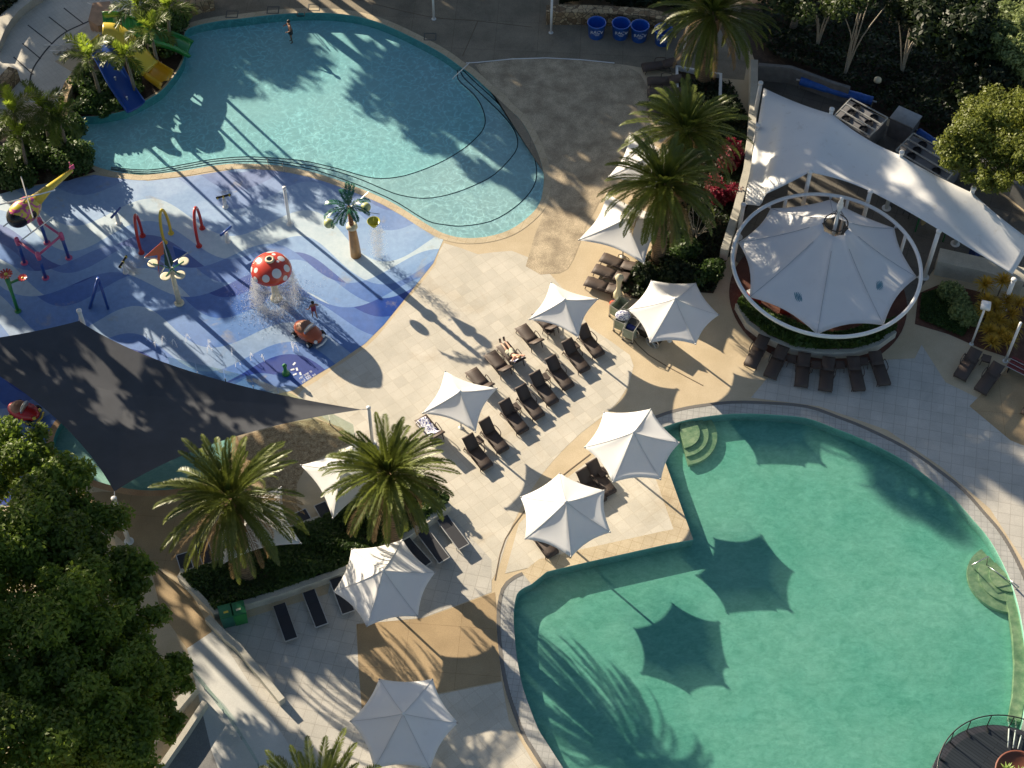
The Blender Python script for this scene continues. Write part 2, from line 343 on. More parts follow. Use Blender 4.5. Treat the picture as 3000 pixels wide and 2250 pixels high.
def floormat(name,c1,c2,sc=.25):
    b=NB(name); p=b.pos(); c=b.mix(b.ramp(b.noise(p,sc,4,.6),[(.35,(0,0,0)),(.65,(1,1,1))]),c1,c2)
    return b.done(b.princ(col=c,rough=.6,bumpn=b.bump(b.noise(p,6,3),.1,.02)))
M_p1f=floormat('pool_plaster_blue',(.64,.94,.95),(.72,.96,.96))
M_p1s=floormat('pool_step_plaster',(.74,.88,.88),(.82,.93,.92),.5)
M_p1w=floormat('pool_wall_teal',(.10,.36,.36),(.16,.42,.42))
M_p2f=floormat('pool_plaster_green',(.11,.43,.33),(.19,.51,.40),.2)
M_p2s=floormat('pebble_step',(.16,.26,.14),(.34,.42,.24),3.)
M_w1=watermat('clear_blue_water',(.80,.98,1.),2.2,.1,1.9,.3)
M_w2=watermat('green_water',(.85,.97,.93),1.5,.17,0,.5)
pool('family_pool',pool1,-.62,M_p1w,M_p1f,M_w1,-.05,.42,M_coping,None)
# steps of the beach entry: nested terraces
def terr(name,outer,linepx,z):
    # area between pool edge side and the line: build as polygon = edge part + line part
    L=smoothpath([W(x,y,z) for x,y in linepx],3)
    E=[p for p in pxs(p1_px)][21:49]                 # from upper right round the beach to lower left
    E=smoothpath([W(x,y,0) for x,y in ([(1348,190)]+p1_px[21:48]+[(325,501)])],3)
    poly=L+E
    k=MB(); k.flat([(p.x,p.y,z) for p in poly],z)
    n=len(L); k.add([(p.x,p.y,z) for p in L]+[(p.x,p.y,-.62) for p in L],[(i,i+1,n+i+1,n+i) for i in range(n-1)])
    struct(name,k,M_p1s); bandz(L,z,.06,name+'_edge_line',M_line)
terr('beach_step',None,lineA,-.15); terr('beach_step_middle',None,lineB,-.28); terr('beach_step_lower',None,lineC,-.42)
pool('lagoon_pool',pool2,-.62,floormat('lagoon_wall_tile',(.26,.56,.46),(.34,.62,.52)),M_p2f,M_w2,-.06,.0001,M_deck,None)
vb=NB('turbid_green_water'); vp=vb.n('ShaderNodeVolumePrincipled',i={'Color':(.35,.82,.65,1),'Density':.5,'Anisotropy':.3}); vb.link(vp.outputs[0],vb.out.inputs['Volume'])
k=MB(); k.prism(offset_poly(pool2,-.03),-.61,-.075,bottom=True); struct('lagoon_water_body',k,vb.m)
# tile band and drain round the lagoon (curved part only)
arc=pool2[9:]
k=MB(); q=offset_poly(pool2,.62); n=len(pool2); idx=list(range(9,n))+[0]
k.add([(pool2[i][0],pool2[i][1],.012) for i in idx]+[(q[i][0],q[i][1],.012) for i in idx],[(i,i+1,len(idx)+i+1,len(idx)+i) for i in range(len(idx)-1)])
k.f=[f[::-1] for f in k.f]; 
struct('lagoon_coping',k,M_gtile)
b=NB('drain_grate'); p=b.pos(); wv=b.n('ShaderNodeTexWave',i={'Vector':p,'Scale':6.}).outputs['Fac']; M_grate=b.done(b.princ(col=b.ramp(wv,[(.4,(.02,.02,.02)),(.6,(.3,.28,.25))]),rough=.7))
q2=offset_poly(pool2,.80); k=MB(); k.strip([((q[i][0]+q2[i][0])/2,(q[i][1]+q2[i][1])/2) for i in idx],.18,-.02,.020); struct('lagoon_drain',k,M_grate)
# peninsula coping
k=MB(); q=offset_poly(pool2,.75); idx=list(range(0,8)); k.add([(pool2[i][0],pool2[i][1],.014) for i in idx]+[(q[i][0],q[i][1],.014) for i in idx],[(i,len(idx)+i,len(idx)+i+1,i+1) for i in range(len(idx)-1)]); struct('peninsula_coping',k,M_coping)
# round entry steps
def roundsteps(name,cx,cy,radii,a0,a1):
    c=W(cx,cy,-.25)
    for i,r in enumerate(radii):
        z=-.15-.11*i; k=MB(); P=[(c.x+r*math.cos(a0+(a1-a0)*t/32),c.y+r*math.sin(a0+(a1-a0)*t/32)) for t in range(33)]
        if abs(a1-a0)<6.2: P.append((c.x,c.y))
        k.prism(P,-.55,z); struct(name,k,M_p2s)
roundsteps('entry_step',1992,1268,(1.0,1.45,1.9),R(-80),R(85))
roundsteps('entry_step',2950,1690,(.85,1.35,1.85),R(120),R(285))
k=MB(); k.strip([Vector((p.x,p.y,0)) for p in [W(x,y,-.25) for x,y in [(2958,1730),(2975,1800),(2985,1870),(2990,1950),(2985,2040),(2972,2110)]]],.55,-.55,-.24); struct('pebble_ledge',k,M_p2s)
pool('kids_pool',pool3,-.45,M_p1w,floormat('kids_pool_floor',(.28,.48,.44),(.40,.58,.52)),watermat('shallow_water',(.8,.95,.92),3.,.15,0,.5),-.06,.34,stone('orange_coping',(.42,.24,.12),(.52,.33,.18),1.,.2),None)
# ---------- light ----------
SE=R(21.6); SA=R(135.3)  # direction towards the sun (math angle in XY)
sd=Vector((math.cos(SA)*math.cos(SE),math.sin(SA)*math.cos(SE),math.sin(SE)))
sl=bpy.data.lights.new('sun','SUN'); sl.energy=4.9; sl.angle=R(.5); sl.color=(1.,.86,.66)
so=bpy.data.objects.new('sun',sl); C.objects.link(so); so.rotation_euler=(-sd).to_track_quat('-Z','Y').to_euler()
wd=bpy.data.worlds.new('World'); bpy.context.scene.world=wd; wd.use_nodes=True; nt=wd.node_tree; nt.nodes.clear()
sk=nt.nodes.new('ShaderNodeTexSky'); sk.sky_type='NISHITA'; sk.sun_disc=False; sk.sun_elevation=SE; sk.sun_rotation=math.atan2(sd.x,sd.y)
bg=nt.nodes.new('ShaderNodeBackground'); bg.inputs[1].default_value=.055; ou=nt.nodes.new('ShaderNodeOutputWorld')
nt.links.new(sk.outputs[0],bg.inputs[0]); nt.links.new(bg.outputs[0],ou.inputs[0])
vs=bpy.context.scene.view_settings; vs.view_transform='Standard'; vs.look='None'; vs.exposure=1.13; vs.gamma=1
# ---------- foliage ----------
def leafmat(name,c1,c2,trl=.35,rough=.5,sc=.35):
    b=NB(name); p=b.pos()
    a=b.n('ShaderNodeAttribute',attribute_name='tint').outputs['Fac']
    big=b.ramp(b.noise(p,sc,3),[(.35,(0,0,0)),(.65,(1,1,1))])
    f=b.math('ADD',b.math('MULTIPLY',a,.6),b.math('MULTIPLY',big,.4))
    c=b.mix(f,c1,c2); pr=b.princ(col=c,rough=rough,spec=.4)
    tl=b.n('ShaderNodeBsdfTranslucent',i={'Color':b.mix(.5,c,mul(c2,1.3))})
    ms=b.n('ShaderNodeMixShader',i={0:trl,1:pr.outputs[0],2:tl.outputs[0]})
    return b.done(ms)
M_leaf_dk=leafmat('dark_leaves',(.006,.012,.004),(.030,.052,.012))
M_leaf_fig=leafmat('fig_leaves',(.042,.072,.010),(.20,.29,.030),.45)
M_leaf_yel=leafmat('feathery_yellow_leaves',(.05,.075,.012),(.26,.29,.045))
M_leaf_pale=leafmat('pale_glossy_leaves',(.06,.10,.03),(.30,.36,.13))
M_leaf_hedge=leafmat('hedge_leaves',(.016,.038,.008),(.085,.15,.028))
M_leaf_olive=leafmat('olive_leaves',(.012,.022,.005),(.055,.085,.016))
M_leaf_red=leafmat('red_leaves',(.05,.004,.008),(.28,.015,.04))
M_leaf_gold=leafmat('golden_leaves',(.25,.16,.02),(.75,.52,.08))
M_palm=leafmat('date_palm_frond',(.028,.050,.010),(.20,.235,.038),.3,.4,.8)
M_palm_y=leafmat('foxtail_frond',(.03,.055,.01),(.17,.23,.035),.35,.4,.8)
M_palm_dead=leafmat('dry_frond',(.12,.07,.03),(.34,.24,.10),.2,.7)
M_palm_lime=leafmat('young_frond',(.16,.24,.02),(.34,.44,.05),.5)
def barkmat(name,c1,c2):
    b=NB(name); p=b.pos(); wv=b.n('ShaderNodeTexWave',bands_direction='Z',i={'Vector':p,'Scale':2.2,'Distortion':2.,'Detail':3.}).outputs['Fac']
    f=b.math('MULTIPLY',b.math('ADD',wv,b.noise(p,6,4)),.5)
    return b.done(b.princ(col=b.mix(f,c1,c2),rough=.9,bumpn=b.bump(f,.8,.05)))
M_bark=barkmat('grey_bark',(.10,.08,.06),(.24,.20,.15)); M_barkd=barkmat('date_palm_bark',(.10,.065,.035),(.33,.22,.12)); M_bark_pale=barkmat('pale_bark',(.30,.26,.20),(.48,.43,.34))
def leaves(blobs,n,size,up=.35,shell=.55,elong=1.8):
    "numpy leaf quads scattered in ellipsoids; blobs=(cx,cy,cz,rx,ry,rz)"
    B=np.array(blobs,dtype=float); vol=(B[:,3]*B[:,4]*B[:,5])**(2/3); k=rng.choice(len(B),n,p=vol/vol.sum())
    d=rng.normal(size=(n,3)); d/=np.linalg.norm(d,axis=1)[:,None]
    r=shell+(1-shell)*rng.random(n)**.7; r*=1+.14*np.sin(d[:,0]*9+k)*np.cos(d[:,1]*8+2*k)+.10*np.sin(d[:,2]*17+d[:,0]*13+3*k)
    c=B[k,:3]+d*B[k,3:6]*r[:,None]
    nn=d*.7+rng.normal(size=(n,3))*.55; nn[:,2]+=up; nn/=np.linalg.norm(nn,axis=1)[:,None]
    t=rng.normal(size=(n,3)); t-=nn*(t*nn).sum(1)[:,None]; t/=np.linalg.norm(t,axis=1)[:,None]; bt=np.cross(nn,t)
    s=size*(.6+.8*rng.random(n)); a=t*(s*elong/2)[:,None]; b_=bt*(s/2)[:,None]
    V=np.stack([c-a,c-b_*.9+nn*(s*.1)[:,None],c+a,c+b_*.9+nn*(s*.1)[:,None]],1).reshape(-1,3); F=np.arange(4*n).reshape(-1,4)
    tint=np.clip(rng.random(n)*.6+.4*rng.random(len(B))[k],0,1)
    return V,F,tint
def crownblobs(cx,cy,cz,r,n,sp=.62,flat=.75,rb=.42):
    out=[]
    for i in range(n):
        d=rng.normal(size=3); d/=np.linalg.norm(d); d[2]=abs(d[2])*.9-.25
        q=rb*(.75+.5*rng.random())*r; out.append((cx+d[0]*r*sp,cy+d[1]*r*sp,cz+d[2]*r*flat*sp*1.1,q,q,q*.8))
    out.append((cx,cy,cz,r*.6,r*.6,r*.5*flat)); return out
def limbs(mb,base,top,r,blobs,rr=None):
    "tapered trunk from base to top then a limb to each blob"
    base=Vector(base); top=Vector(top); mid=(base+top)/2+Vector((rng.normal()*.15,rng.normal()*.15,0))
    mb.tube(smoothpath([base,mid,top],4),[r*1.25-(r*.55)*i/8 for i in range(9)],9)
    for q in blobs:
        e=Vector(q[:3]); m=(top+e)/2+Vector((0,0,(e-top).length*.08)); s=top.lerp(mid,.3*rng.random())
        mb.tube(smoothpath([s,m,e],3),[r*.45,r*.36,r*.28,r*.22,r*.15,r*.1,r*.06],6)
def tree(name,label,cx,cy,ground,cz,r,nleaf,size,leafm,barkm,group=None,nb=9,flat=.75,trunk_r=.25,sp=.62,shell=.55,rb=.42,elong=1.8,cat='tree'):
    t=thing(name,label,cat,(cx,cy,ground),group=group)
    bl=crownblobs(0,0,cz-ground,r,nb,sp,flat,rb)
    V,F,tt=leaves(bl,nleaf,size,shell=shell,elong=elong); npobj('crown',V,F,leafm,t,cols=tt)
    mb=MB(); limbs(mb,(0,0,-.05),(0,0,max(.3,(cz-ground)-r*flat*.55)),trunk_r,bl[:min(nb,8)]); mb.build('trunk',barkm,t,True)
    return t
def shrub(name,label,px,r,h,n,size,leafm,group=None,z=0,cat='shrub',nb=5,elong=1.6,stem=True,loc=None):
    p=loc or W(px[0],px[1],z); t=thing(name,label,cat,p,group=group)
    bl=[(rng.normal()*r*.4,rng.normal()*r*.4,h*(.45+.2*rng.random()),r*.6,r*.6,h*.5) for i in range(nb)]
    V,F,tt=leaves(bl,n,size,shell=.6,elong=elong); npobj('foliage',V,F,leafm,t,cols=tt)
    if stem:
        mb=MB()
        for q in bl: mb.tube([(0,0,-.02),(q[0]*.6,q[1]*.6,q[2]*.6),q[:3]],[.035,.025,.01],5)
        mb.build('stem',M_bark,t)
    return t
# date palm crown
def frond(L,elev,az,droop,nl,ll,lw,tw,V,F,T,tint,z0=0,r0=.12,vee=.5,plume=False):
    "append leaflets along an arching rachis"
    ca,sa=math.cos(az),math.sin(az); P=[]; x=r0; z=z0; e=elev; n=18
    for i in range(n+1):
        P.append((x*ca,x*sa,z)); st=L/n; x+=math.cos(e)*st; z+=math.sin(e)*st; e-=droop/n*(.5+1.0*i/n)
    P=np.array(P); side=np.array([-sa,ca,0.])
    for i in range(nl):
        u=.10+.90*(i+rng.random()*.4)/nl; f=u*n; j=min(int(f),n-1); c=P[j]+(P[j+1]-P[j])*(f-j); t=P[j+1]-P[j]; t/=np.linalg.norm(t)
        up=np.cross(side,t); up*= (1 if up[2]>0 else -1)
        for s in (-1,1):
            lo=ll*(math.sin(PI*min(1,u*.95+.08))**.5*.9+.15)*(.85+.3*rng.random())
            vv=vee+(rng.normal()*.5 if plume else rng.normal()*.12)
            d=side*s*math.cos(vv)*.8+up*math.sin(vv)*.8+t*.75; d/=np.linalg.norm(d)
            tip=c+d*lo; tip[2]-=lo*.14
            wv=np.cross(d,up); wv=t*lw*.5 if np.linalg.norm(wv)<.2 else wv/np.linalg.norm(wv)*lw*.5
            m=c+d*lo*.45
            k=len(V); V+= [c-wv*.5,m-wv*1.1,tip,m+wv*1.1]; F.append((k,k+1,k+2,k+3)); T.append(tint*.6+rng.random()*.4)
    # rachis
    wr=side*.028
    for i in range(n):
        q=1-.85*i/n; k=len(V); V+=[P[i]-wr*q,P[i]+wr*q,P[i+1]+wr*q,P[i+1]-wr*q]; F.append((k,k+1,k+2,k+3)); T.append(.9)
def palm_meshes(seed,L=3.6,n=98):
    global rng
    sv=rng; rng=np.random.default_rng(seed)
    V=[];F=[];T=[]; VD=[];FD=[];TD=[]
    for i in range(n):
        u=i/(n-1); el=R(82)-R(132)*u**.9+rng.normal()*.13; az=i*2.39996+rng.normal()*.16
        LL=L*(.62+.42*min(1,u*2.2))*(.92+.16*rng.random())
        if u>.88 or (u>.55 and rng.random()<.12): frond(LL*.9,el,az,.9+.3*rng.random(),44,.32,.03,0,VD,FD,TD,rng.random(),-.1,.3)
        else: frond(LL,el,az,.75+.55*u+.2*rng.random(),66,.36,.040,0,V,F,T,rng.random(),.15,.15,.45+.2*rng.random())
    rng=sv
    return (np.array(V),np.array(F),T),(np.array(VD),np.array(FD),TD)
def date_palm(label,heart_px,base_px,h,seed,L=3.6,tint_mat=None,scale=1.,group='tall date palms'):
    hp=W(heart_px[0],heart_px[1],h); b=W(base_px[0],base_px[1],0) if base_px else Vector((hp.x,hp.y,0))
    t=thing('date_palm',label,'palm tree',(b.x,b.y,0),group=group); dx=hp.x-b.x; dy=hp.y-b.y
    a,d=palm_meshes(seed,L)
    npobj('crown',a[0],a[1],tint_mat or M_palm,t,(dx,dy,h),cols=a[2])
    npobj('dry_frond_skirt',d[0],d[1],M_palm_dead,t,(dx,dy,h-.15),cols=d[2])
    mb=MB(); n=14; pts=[(dx*(i/n)**1.2,dy*(i/n)**1.2,h*i/n) for i in range(n+1)]
    rs=[.33+.14*math.exp(-i*.8)+(.10 if i>n-4 else 0)+(.03 if i%2 else 0) for i in range(n+1)]
    mb.tube(pts,rs,14)
    for i in range(160):   # old leaf bases
        u=rng.random(); z=h*(.12+.85*u); a_=rng.random()*2*PI; c0=Vector((dx*(z/h)**1.2,dy*(z/h)**1.2,z)); rr=.33
        mb.box(c0+Vector((math.cos(a_)*rr,math.sin(a_)*rr,0)),(.12,.14,.10),rz=a_,ry=-.5)
    mb.build('trunk',M_barkd,t)
    return t
date_palm('broad left palm of the hedge bed, its bare trunk foot in the hedge',(676,1462),(727,1697),5.5,3,3.6)
date_palm('dense right palm of the hedge bed, reaching over the pale plaza',(1138,1392),(1158,1600),5.4,5,3.2)
date_palm('upper of the two overlapping date palms beside the white sail, with long yellow-green fronds',(2010,388),(1992,590),5.7,8,3.5)
date_palm('lower of the two overlapping date palms, its thick trunk beside a square umbrella',(1945,545),(1928,764),5.7,11,3.4)
date_palm('date palm at the top edge in a white-edged bed near the blue tubs',(2090,45),(2060,235),5.6,14,3.6)
date_palm('date palm whose frond tips just reach into the bottom edge beside a hexagonal umbrella',(935,2395),None,6.,17,3.4)
# small foxtail palms round the slide
def foxtail(label,px,h,seed,L=1.9,n=10,sc=1.,base=None):
    global rng
    hp=W(px[0],px[1],h); sv=rng; rng=np.random.default_rng(seed); V=[];F=[];T=[]
    L*=.86; n-=2
    for i in range(n): frond(L*(.85+.3*rng.random()),R(65)-R(85)*i/n,i*2.4+rng.normal()*.2,1.5,46,.55,.05,0,V,F,T,rng.random()*.7,0,.05,.35,True)
    V2=[];F2=[];T2=[]
    for i in range(2): frond(L*.8,R(80),i*3+seed,.8,40,.5,.05,0,V2,F2,T2,rng.random(),0,.03,.3,True)
    rng=sv
    b=W(base[0],base[1],0) if base else Vector((hp.x+.3,hp.y-.2,0))
    t=thing('small_palm',label,'palm tree',(b.x,b.y,0),group='slender feathery palms'); d=(hp.x-b.x,hp.y-b.y,h)
    npobj('crown',np.array(V),np.array(F),M_palm_y,t,d,cols=T); npobj('young_frond',np.array(V2),np.array(F2),M_palm_lime,t,d,cols=T2)
    mb=MB(); mb.tube([(0,0,0),(d[0]*.5,d[1]*.5,h*.5),(d[0],d[1],h)],[.13,.09,.08],10); mb.build('trunk',M_bark,t)
    return t
foxtail('small palm with a bright lime spear leaf left of the blue slide',(262,168),4.6,21,2.1,11,base=(297,290))
foxtail('small palm growing between the blue slide and the yellow slide',(368,165),4.2,22,1.65,9,base=(400,280))
foxtail('small palm arching over the green slide',(440,88),4.6,23,1.8,10,base=(465,200))
foxtail('small palm at the top edge above the green slide',(400,15),4.6,24,2.1,11,base=(415,95))
foxtail('small palm at the top edge, nearest the corner of the family pool',(492,22),4.8,30,2.1,12,base=(498,130))
foxtail('small palm with a pale backlit frond standing up beside the curved stone wall',(125,318),4.2,25,2.2,11,base=(150,440))
foxtail('small palm with drooping fronds closest to the pool end, left of the stone wall',(172,345),3.8,26,1.9,10,base=(205,460))
foxtail('small palm at the left edge of the picture above the dark shrubbery',(40,330),4.4,27,2.3,11,base=(70,470))
foxtail('shaded small palm low among the shrubs at the left edge',(60,400),3.6,28,2.0,10,base=(85,520))
# big fig tree lower left (multi-lobed crown)
def bigtree(name,label,lobes,nleaf,size,leafm,trunk_px,tr=.5,shell=.6,subs=7,group=None,bark=None):
    base=W(trunk_px[0],trunk_px[1],0); t=thing(name,label,'tree',base,group=group); bl=[]
    for (x,y,z,r) in lobes:
        c=W(x,y,z)-base
        for i in range(subs):
            d=rng.normal(size=3); d/=np.linalg.norm(d); d[2]=abs(d[2])
            q=r*(.18+.26*rng.random()**1.5)*(1 if subs<12 else .95); k_=.62+.35*rng.random(); bl.append((c.x+d[0]*r*k_,c.y+d[1]*r*k_,c.z+d[2]*r*.6,q,q,q*.7))
        bl.append((c.x,c.y,c.z,r*.75,r*.75,r*.5))
    V,F,tt=leaves(bl,nleaf,size,up=.5,shell=shell); npobj('crown',V,F,leafm,t,cols=tt)
    mb=MB(); limbs(mb,(0,0,0),(0,0,2.5),tr,[((W(x,y,z)-base).x,(W(x,y,z)-base).y,z-.3*r) for x,y,z,r in lobes]); mb.build('trunk',bark or M_bark,t,True)
    return t
bigtree('fig_tree','huge bright green fig tree filling the lower left corner',[(40,1350,6.5,2.0),(160,1450,6.6,2.0),(60,1600,7.5,2.8),(235,1580,6.2,1.9),(330,1690,6,1.8),(200,1800,7.5,2.8),(385,1830,5.6,1.35),(60,1900,8,3.2),(330,1970,6.6,2.2),(200,2080,7.5,3.0),(460,1990,5.2,1.5),(60,2200,8,3.2),(330,2180,6.2,2.2),(470,2110,4.6,1.1),(-80,1700,8,3)],170000,.125,M_leaf_fig,(150,2050),.7,.3,15)
# trees at the upper right
bigtree('feathery_tree','yellow-green feathery tree hanging over the fan units on the right edge',[(2860,420,6,1.9),(2950,350,6.5,2.2),(2990,470,6,1.9),(2800,470,5.4,1.1),(2900,520,5.4,1.3),(3060,420,6,2.2)],46000,.10,M_leaf_yel,(3010,600),.22,.25,16)
bigtree('pale_leaved_tree','tree with pale glossy leaves in the upper right corner',[(2950,120,7.,1.5),(3000,190,6.6,1.4),(2960,60,7.2,1.3),(3010,90,7,1.8),(2925,175,6,.8)],20000,.13,M_leaf_pale,(3060,330),.22,.25,13)
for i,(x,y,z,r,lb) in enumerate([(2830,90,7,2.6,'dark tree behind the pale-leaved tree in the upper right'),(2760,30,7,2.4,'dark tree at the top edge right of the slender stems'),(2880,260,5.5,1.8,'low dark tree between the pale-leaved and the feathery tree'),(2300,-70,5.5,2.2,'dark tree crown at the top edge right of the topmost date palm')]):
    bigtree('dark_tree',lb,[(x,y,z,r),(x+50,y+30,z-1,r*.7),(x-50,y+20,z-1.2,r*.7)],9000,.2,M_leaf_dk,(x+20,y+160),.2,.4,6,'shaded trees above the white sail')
for i,(x,y,z,r,bx,by,lb) in enumerate([(2400,10,7.,1.7,2392,145,'slender tree with a fan of pale stems, left of the three in the dark garden'),(2530,-10,7.,1.7,2472,230,'slender leaning tree, middle of the three pale-stemmed trees in the dark garden'),(2670,30,6.5,1.6,2640,225,'slender pale-stemmed tree nearest the dark tree on the right')]):
    base=W(bx,by,0); t=thing('slender_tree',lb,'tree',base,group='slender pale-stemmed trees'); mb=MB(); bl=[]
    for j in range(6):
        c=W(x+rng.normal()*45,y+rng.normal()*25,z+rng.normal()*.5)-base; bl.append((c.x,c.y,c.z,.8,.8,.55))
        mb.tube(smoothpath([(0,0,0),(c.x*.25+rng.normal()*.1,c.y*.2,c.z*.45),(c.x,c.y,c.z)],4),[.07,.06,.05,.045,.04,.035,.03,.02,.015],6)
    V,F,tt=leaves(bl,2600,.14,shell=.1); npobj('crown',V,F,M_leaf_olive,t,cols=tt); mb.build('trunk',M_bark_pale,t,True)
# off-frame trees toward the sun that throw the dappled shade
def shade_tree(x,y,cz,r,n=9000,size=.42,nb=12,sp=.75,lb='',rb=.34):
    return tree('tall_tree',lb,x,y,0,cz,r,n,size,M_leaf_dk,M_bark,'tall trees on the sunny side beyond the pools',nb,.8,.3,sp,.3,rb)
# ---------- fabrics ----------
def fabric(name,col,trl=.25,rough=.8,dirt=.0,var=.04):
    b=NB(name); p=b.pos(); c=b.mix(b.ramp(b.noise(p,.8,4),[(.3,(0,0,0)),(.7,(1,1,1))]),mul(col,1-var),col)
    if dirt: c=b.mix(b.math('MULTIPLY',b.ramp(b.noise(p,2.,5,.7),[(.58,(0,0,0)),(.75,(1,1,1))]),dirt),c,(.45,.40,.30))
    pr=b.princ(col=c,rough=rough,spec=.2,bumpn=b.bump(b.noise(p,1.6,3),.12,.05)); tl=b.n('ShaderNodeBsdfTranslucent',i={'Color':c})
    return b.done(b.n('ShaderNodeMixShader',i={0:trl,1:pr.outputs[0],2:tl.outputs[0]}))
M_canvas=fabric('white_canvas',(.92,.92,.91),.38,dirt=.10); M_sail=fabric('white_sail_cloth',(.88,.88,.86),.15,dirt=.35); M_dsail=fabric('charcoal_shade_cloth',(.085,.090,.102),.12,var=.2)
M_white=plain('white_painted_steel',(.75,.75,.73),.35,var=.05); M_steel=plain('brushed_steel',(.55,.55,.55),.3,.9,var=.1); M_black=plain('black_metal',(.02,.02,.022),.5)
M_seam=fabric('seam_webbing',(.60,.60,.58),.2); M_alu0=plain('corner_metal',(.4,.4,.4),.4,.5)
def canopy(mb,corners,apex,sag=.10,nr=10,ns=8,edge_lift=.06,hole=0.,curve=.35):
    "tensile membrane: ridge to each corner, hem curved inward between corners"
    A=Vector(apex); n=len(corners); rings=[]
    for i in range(nr+1):
        u=hole+(1-hole)*i/nr; ring=[]
        for c in range(n):
            P=Vector(corners[c]); Q=Vector(corners[(c+1)%n])
            for j in range(ns):
                t=j/ns; e=P.lerp(Q,t); bow=4*t*(1-t)
                mid=(e-Vector((A.x,A.y,e.z)))*(1-sag*bow)+Vector((A.x,A.y,e.z)); mid.z+=edge_lift*bow
                x=A.x+(mid.x-A.x)*u; y=A.y+(mid.y-A.y)*u
                z=A.z+(mid.z-A.z)*((1-curve)*u+curve*(1-(1-u)**2.2)) - .05*bow*math.sin(PI*u)*(A.z-mid.z)
                ring.append((x,y,z))
        rings.append(ring)
    m=n*ns; vs=[p for r in rings for p in r]; fs=[]
    for i in range(nr):
        for j in range(m): fs.append((i*m+j,(i+1)*m+j,(i+1)*m+(j+1)%m,i*m+(j+1)%m))
    if not hole: fs.append(tuple(range(m)))
    mb.add(vs,fs)
    return rings[-1]
def umbrella(label,cpx,zc=2.35,za=3.45,sag=.13,group=None):
    P=[W(x,y,zc) for x,y in cpx]; n=len(P); c=sum(P,Vector())/n; r=sum((p-c).length for p in P)/n
    # regular polygon that best fits the corners
    angs=[math.atan2((p-c).y,(p-c).x) for p in P]; order=sorted(range(n),key=lambda i:angs[i])
    st=2*PI/n; s=sum(math.sin((angs[i]-st*k)) for k,i in enumerate(order)); q=sum(math.cos((angs[i]-st*k)) for k,i in enumerate(order)); a0=math.atan2(s,q)
    t=thing('patio_umbrella',label,'umbrella',(c.x,c.y,0),group=group)
    cor=[((P[i]-c).x*.6+r*math.cos(a0+st*k)*.4,(P[i]-c).y*.6+r*math.sin(a0+st*k)*.4,zc) for k,i in enumerate(order)]
    mb=MB(); hem=canopy(mb,cor,(0,0,za),sag); o=mb.build('canopy',M_canvas,t,True)
    so_=o.modifiers.new('s','SOLIDIFY'); so_.thickness=.012
    for k_ in cor:
        mb=MB(); mb.tube([(k_[0]*u/10,k_[1]*u/10,za+(zc-za)*(.65*u/10+.35*(1-(1-u/10)**2.2))+.006) for u in range(11)],.008,4); mb.build('seam',M_seam,t)
        mb=MB(); mb.ball((k_[0]*.985,k_[1]*.985,zc),.05,8,5); mb.build('corner_fitting',M_alu0,t,True)
    mb=MB(); mb.ball((0,0,za+.02),(.09,.09,.06),10,6); mb.build('finial',M_white,t,True)
    mb=MB(); mb.tube([(0,0,0),(0,0,za-.02)],.055,12); mb.build('pole',M_white,t,True)
    mb=MB(); mb.lathe([(.13,0),(.13,.03),(.08,.05),(.07,.12),(.0,.12)],14); mb.build('base_plate',M_white,t)
    for k_ in cor:
        mb=MB(); mb.tube([(0,0,za-.12),(k_[0]*.5,k_[1]*.5,za-.12+(zc-za+.04)*.62),(k_[0]*.97,k_[1]*.97,zc-.03)],.022,6); mb.build('rib',M_white,t)
        mb=MB(); mb.tube([(0,0,2.0),(k_[0]*.45,k_[1]*.45,za-.2+(zc-za)*.55)],.016,6); mb.build('strut',M_white,t)
    return t
G4='square white tensile umbrellas'; G6='six-pointed white tensile umbrellas'
umbrella('square white umbrella in the middle of the plaza, above the person lying on a lounger',[(1614,827),(1752,875),(1695,991),(1549,936)],2.3,3.1,.16,G4)
umbrella('square white umbrella next to the lounger with the patterned towel',[(1303,1088),(1457,1137),(1394,1268),(1238,1210)],2.3,3.1,.16,G4)
umbrella('six-pointed white umbrella over the towel carts beside the dark shrubs',[(1908,821),(2038,829),(2107,923),(2038,1009),(1905,1005),(1840,907)],2.4,3.5,.085,G6)
umbrella('six-pointed white umbrella beside the round pool steps on the peninsula',[(1769,1207),(1906,1196),(1991,1297),(1935,1407),(1796,1415),(1713,1310)],2.4,3.5,.085,G6)
umbrella('six-pointed white umbrella at the middle of the peninsula, away from the round steps',[(1639,1386),(1772,1436),(1789,1559),(1673,1633),(1537,1579),(1525,1456)],2.4,3.5,.085,G6)
umbrella('six-pointed white umbrella at the hedge bed, between two rows of flat dark loungers',[(1029,1608),(1180,1580),(1274,1677),(1224,1807),(1075,1837),(977,1734)],2.4,3.5,.085,G6)
umbrella('six-pointed white umbrella lowest in the picture, dappled with shade',[(1111,1988),(1267,1988),(1340,2117),(1261,2255),(1096,2255),(1027,2111)],2.4,3.3,.085,G6)
umbrella('square white umbrella partly under the lower of the two overlapping palms, over four dark loungers',[(1777,566),(1694,703),(1889,773),(1965,640)],2.3,3.1,.16,G4)
umbrella('square white umbrella almost hidden behind the palms beside the beach deck',[(1845,387),(1788,518),(1950,590),(2010,455)],2.3,3.1,.16,G4)
umbrella('square white umbrella under the right palm of the hedge bed, beside the pebble path',[(881,1356),(1041,1292),(1108,1434),(984,1526)],2.3,3.1,.16,G4)
umbrella('square white umbrella under the fronds of the left palm of the hedge bed',[(652,1647),(890,1590),(826,1430),(600,1480)],2.3,3.1,.16,G4)
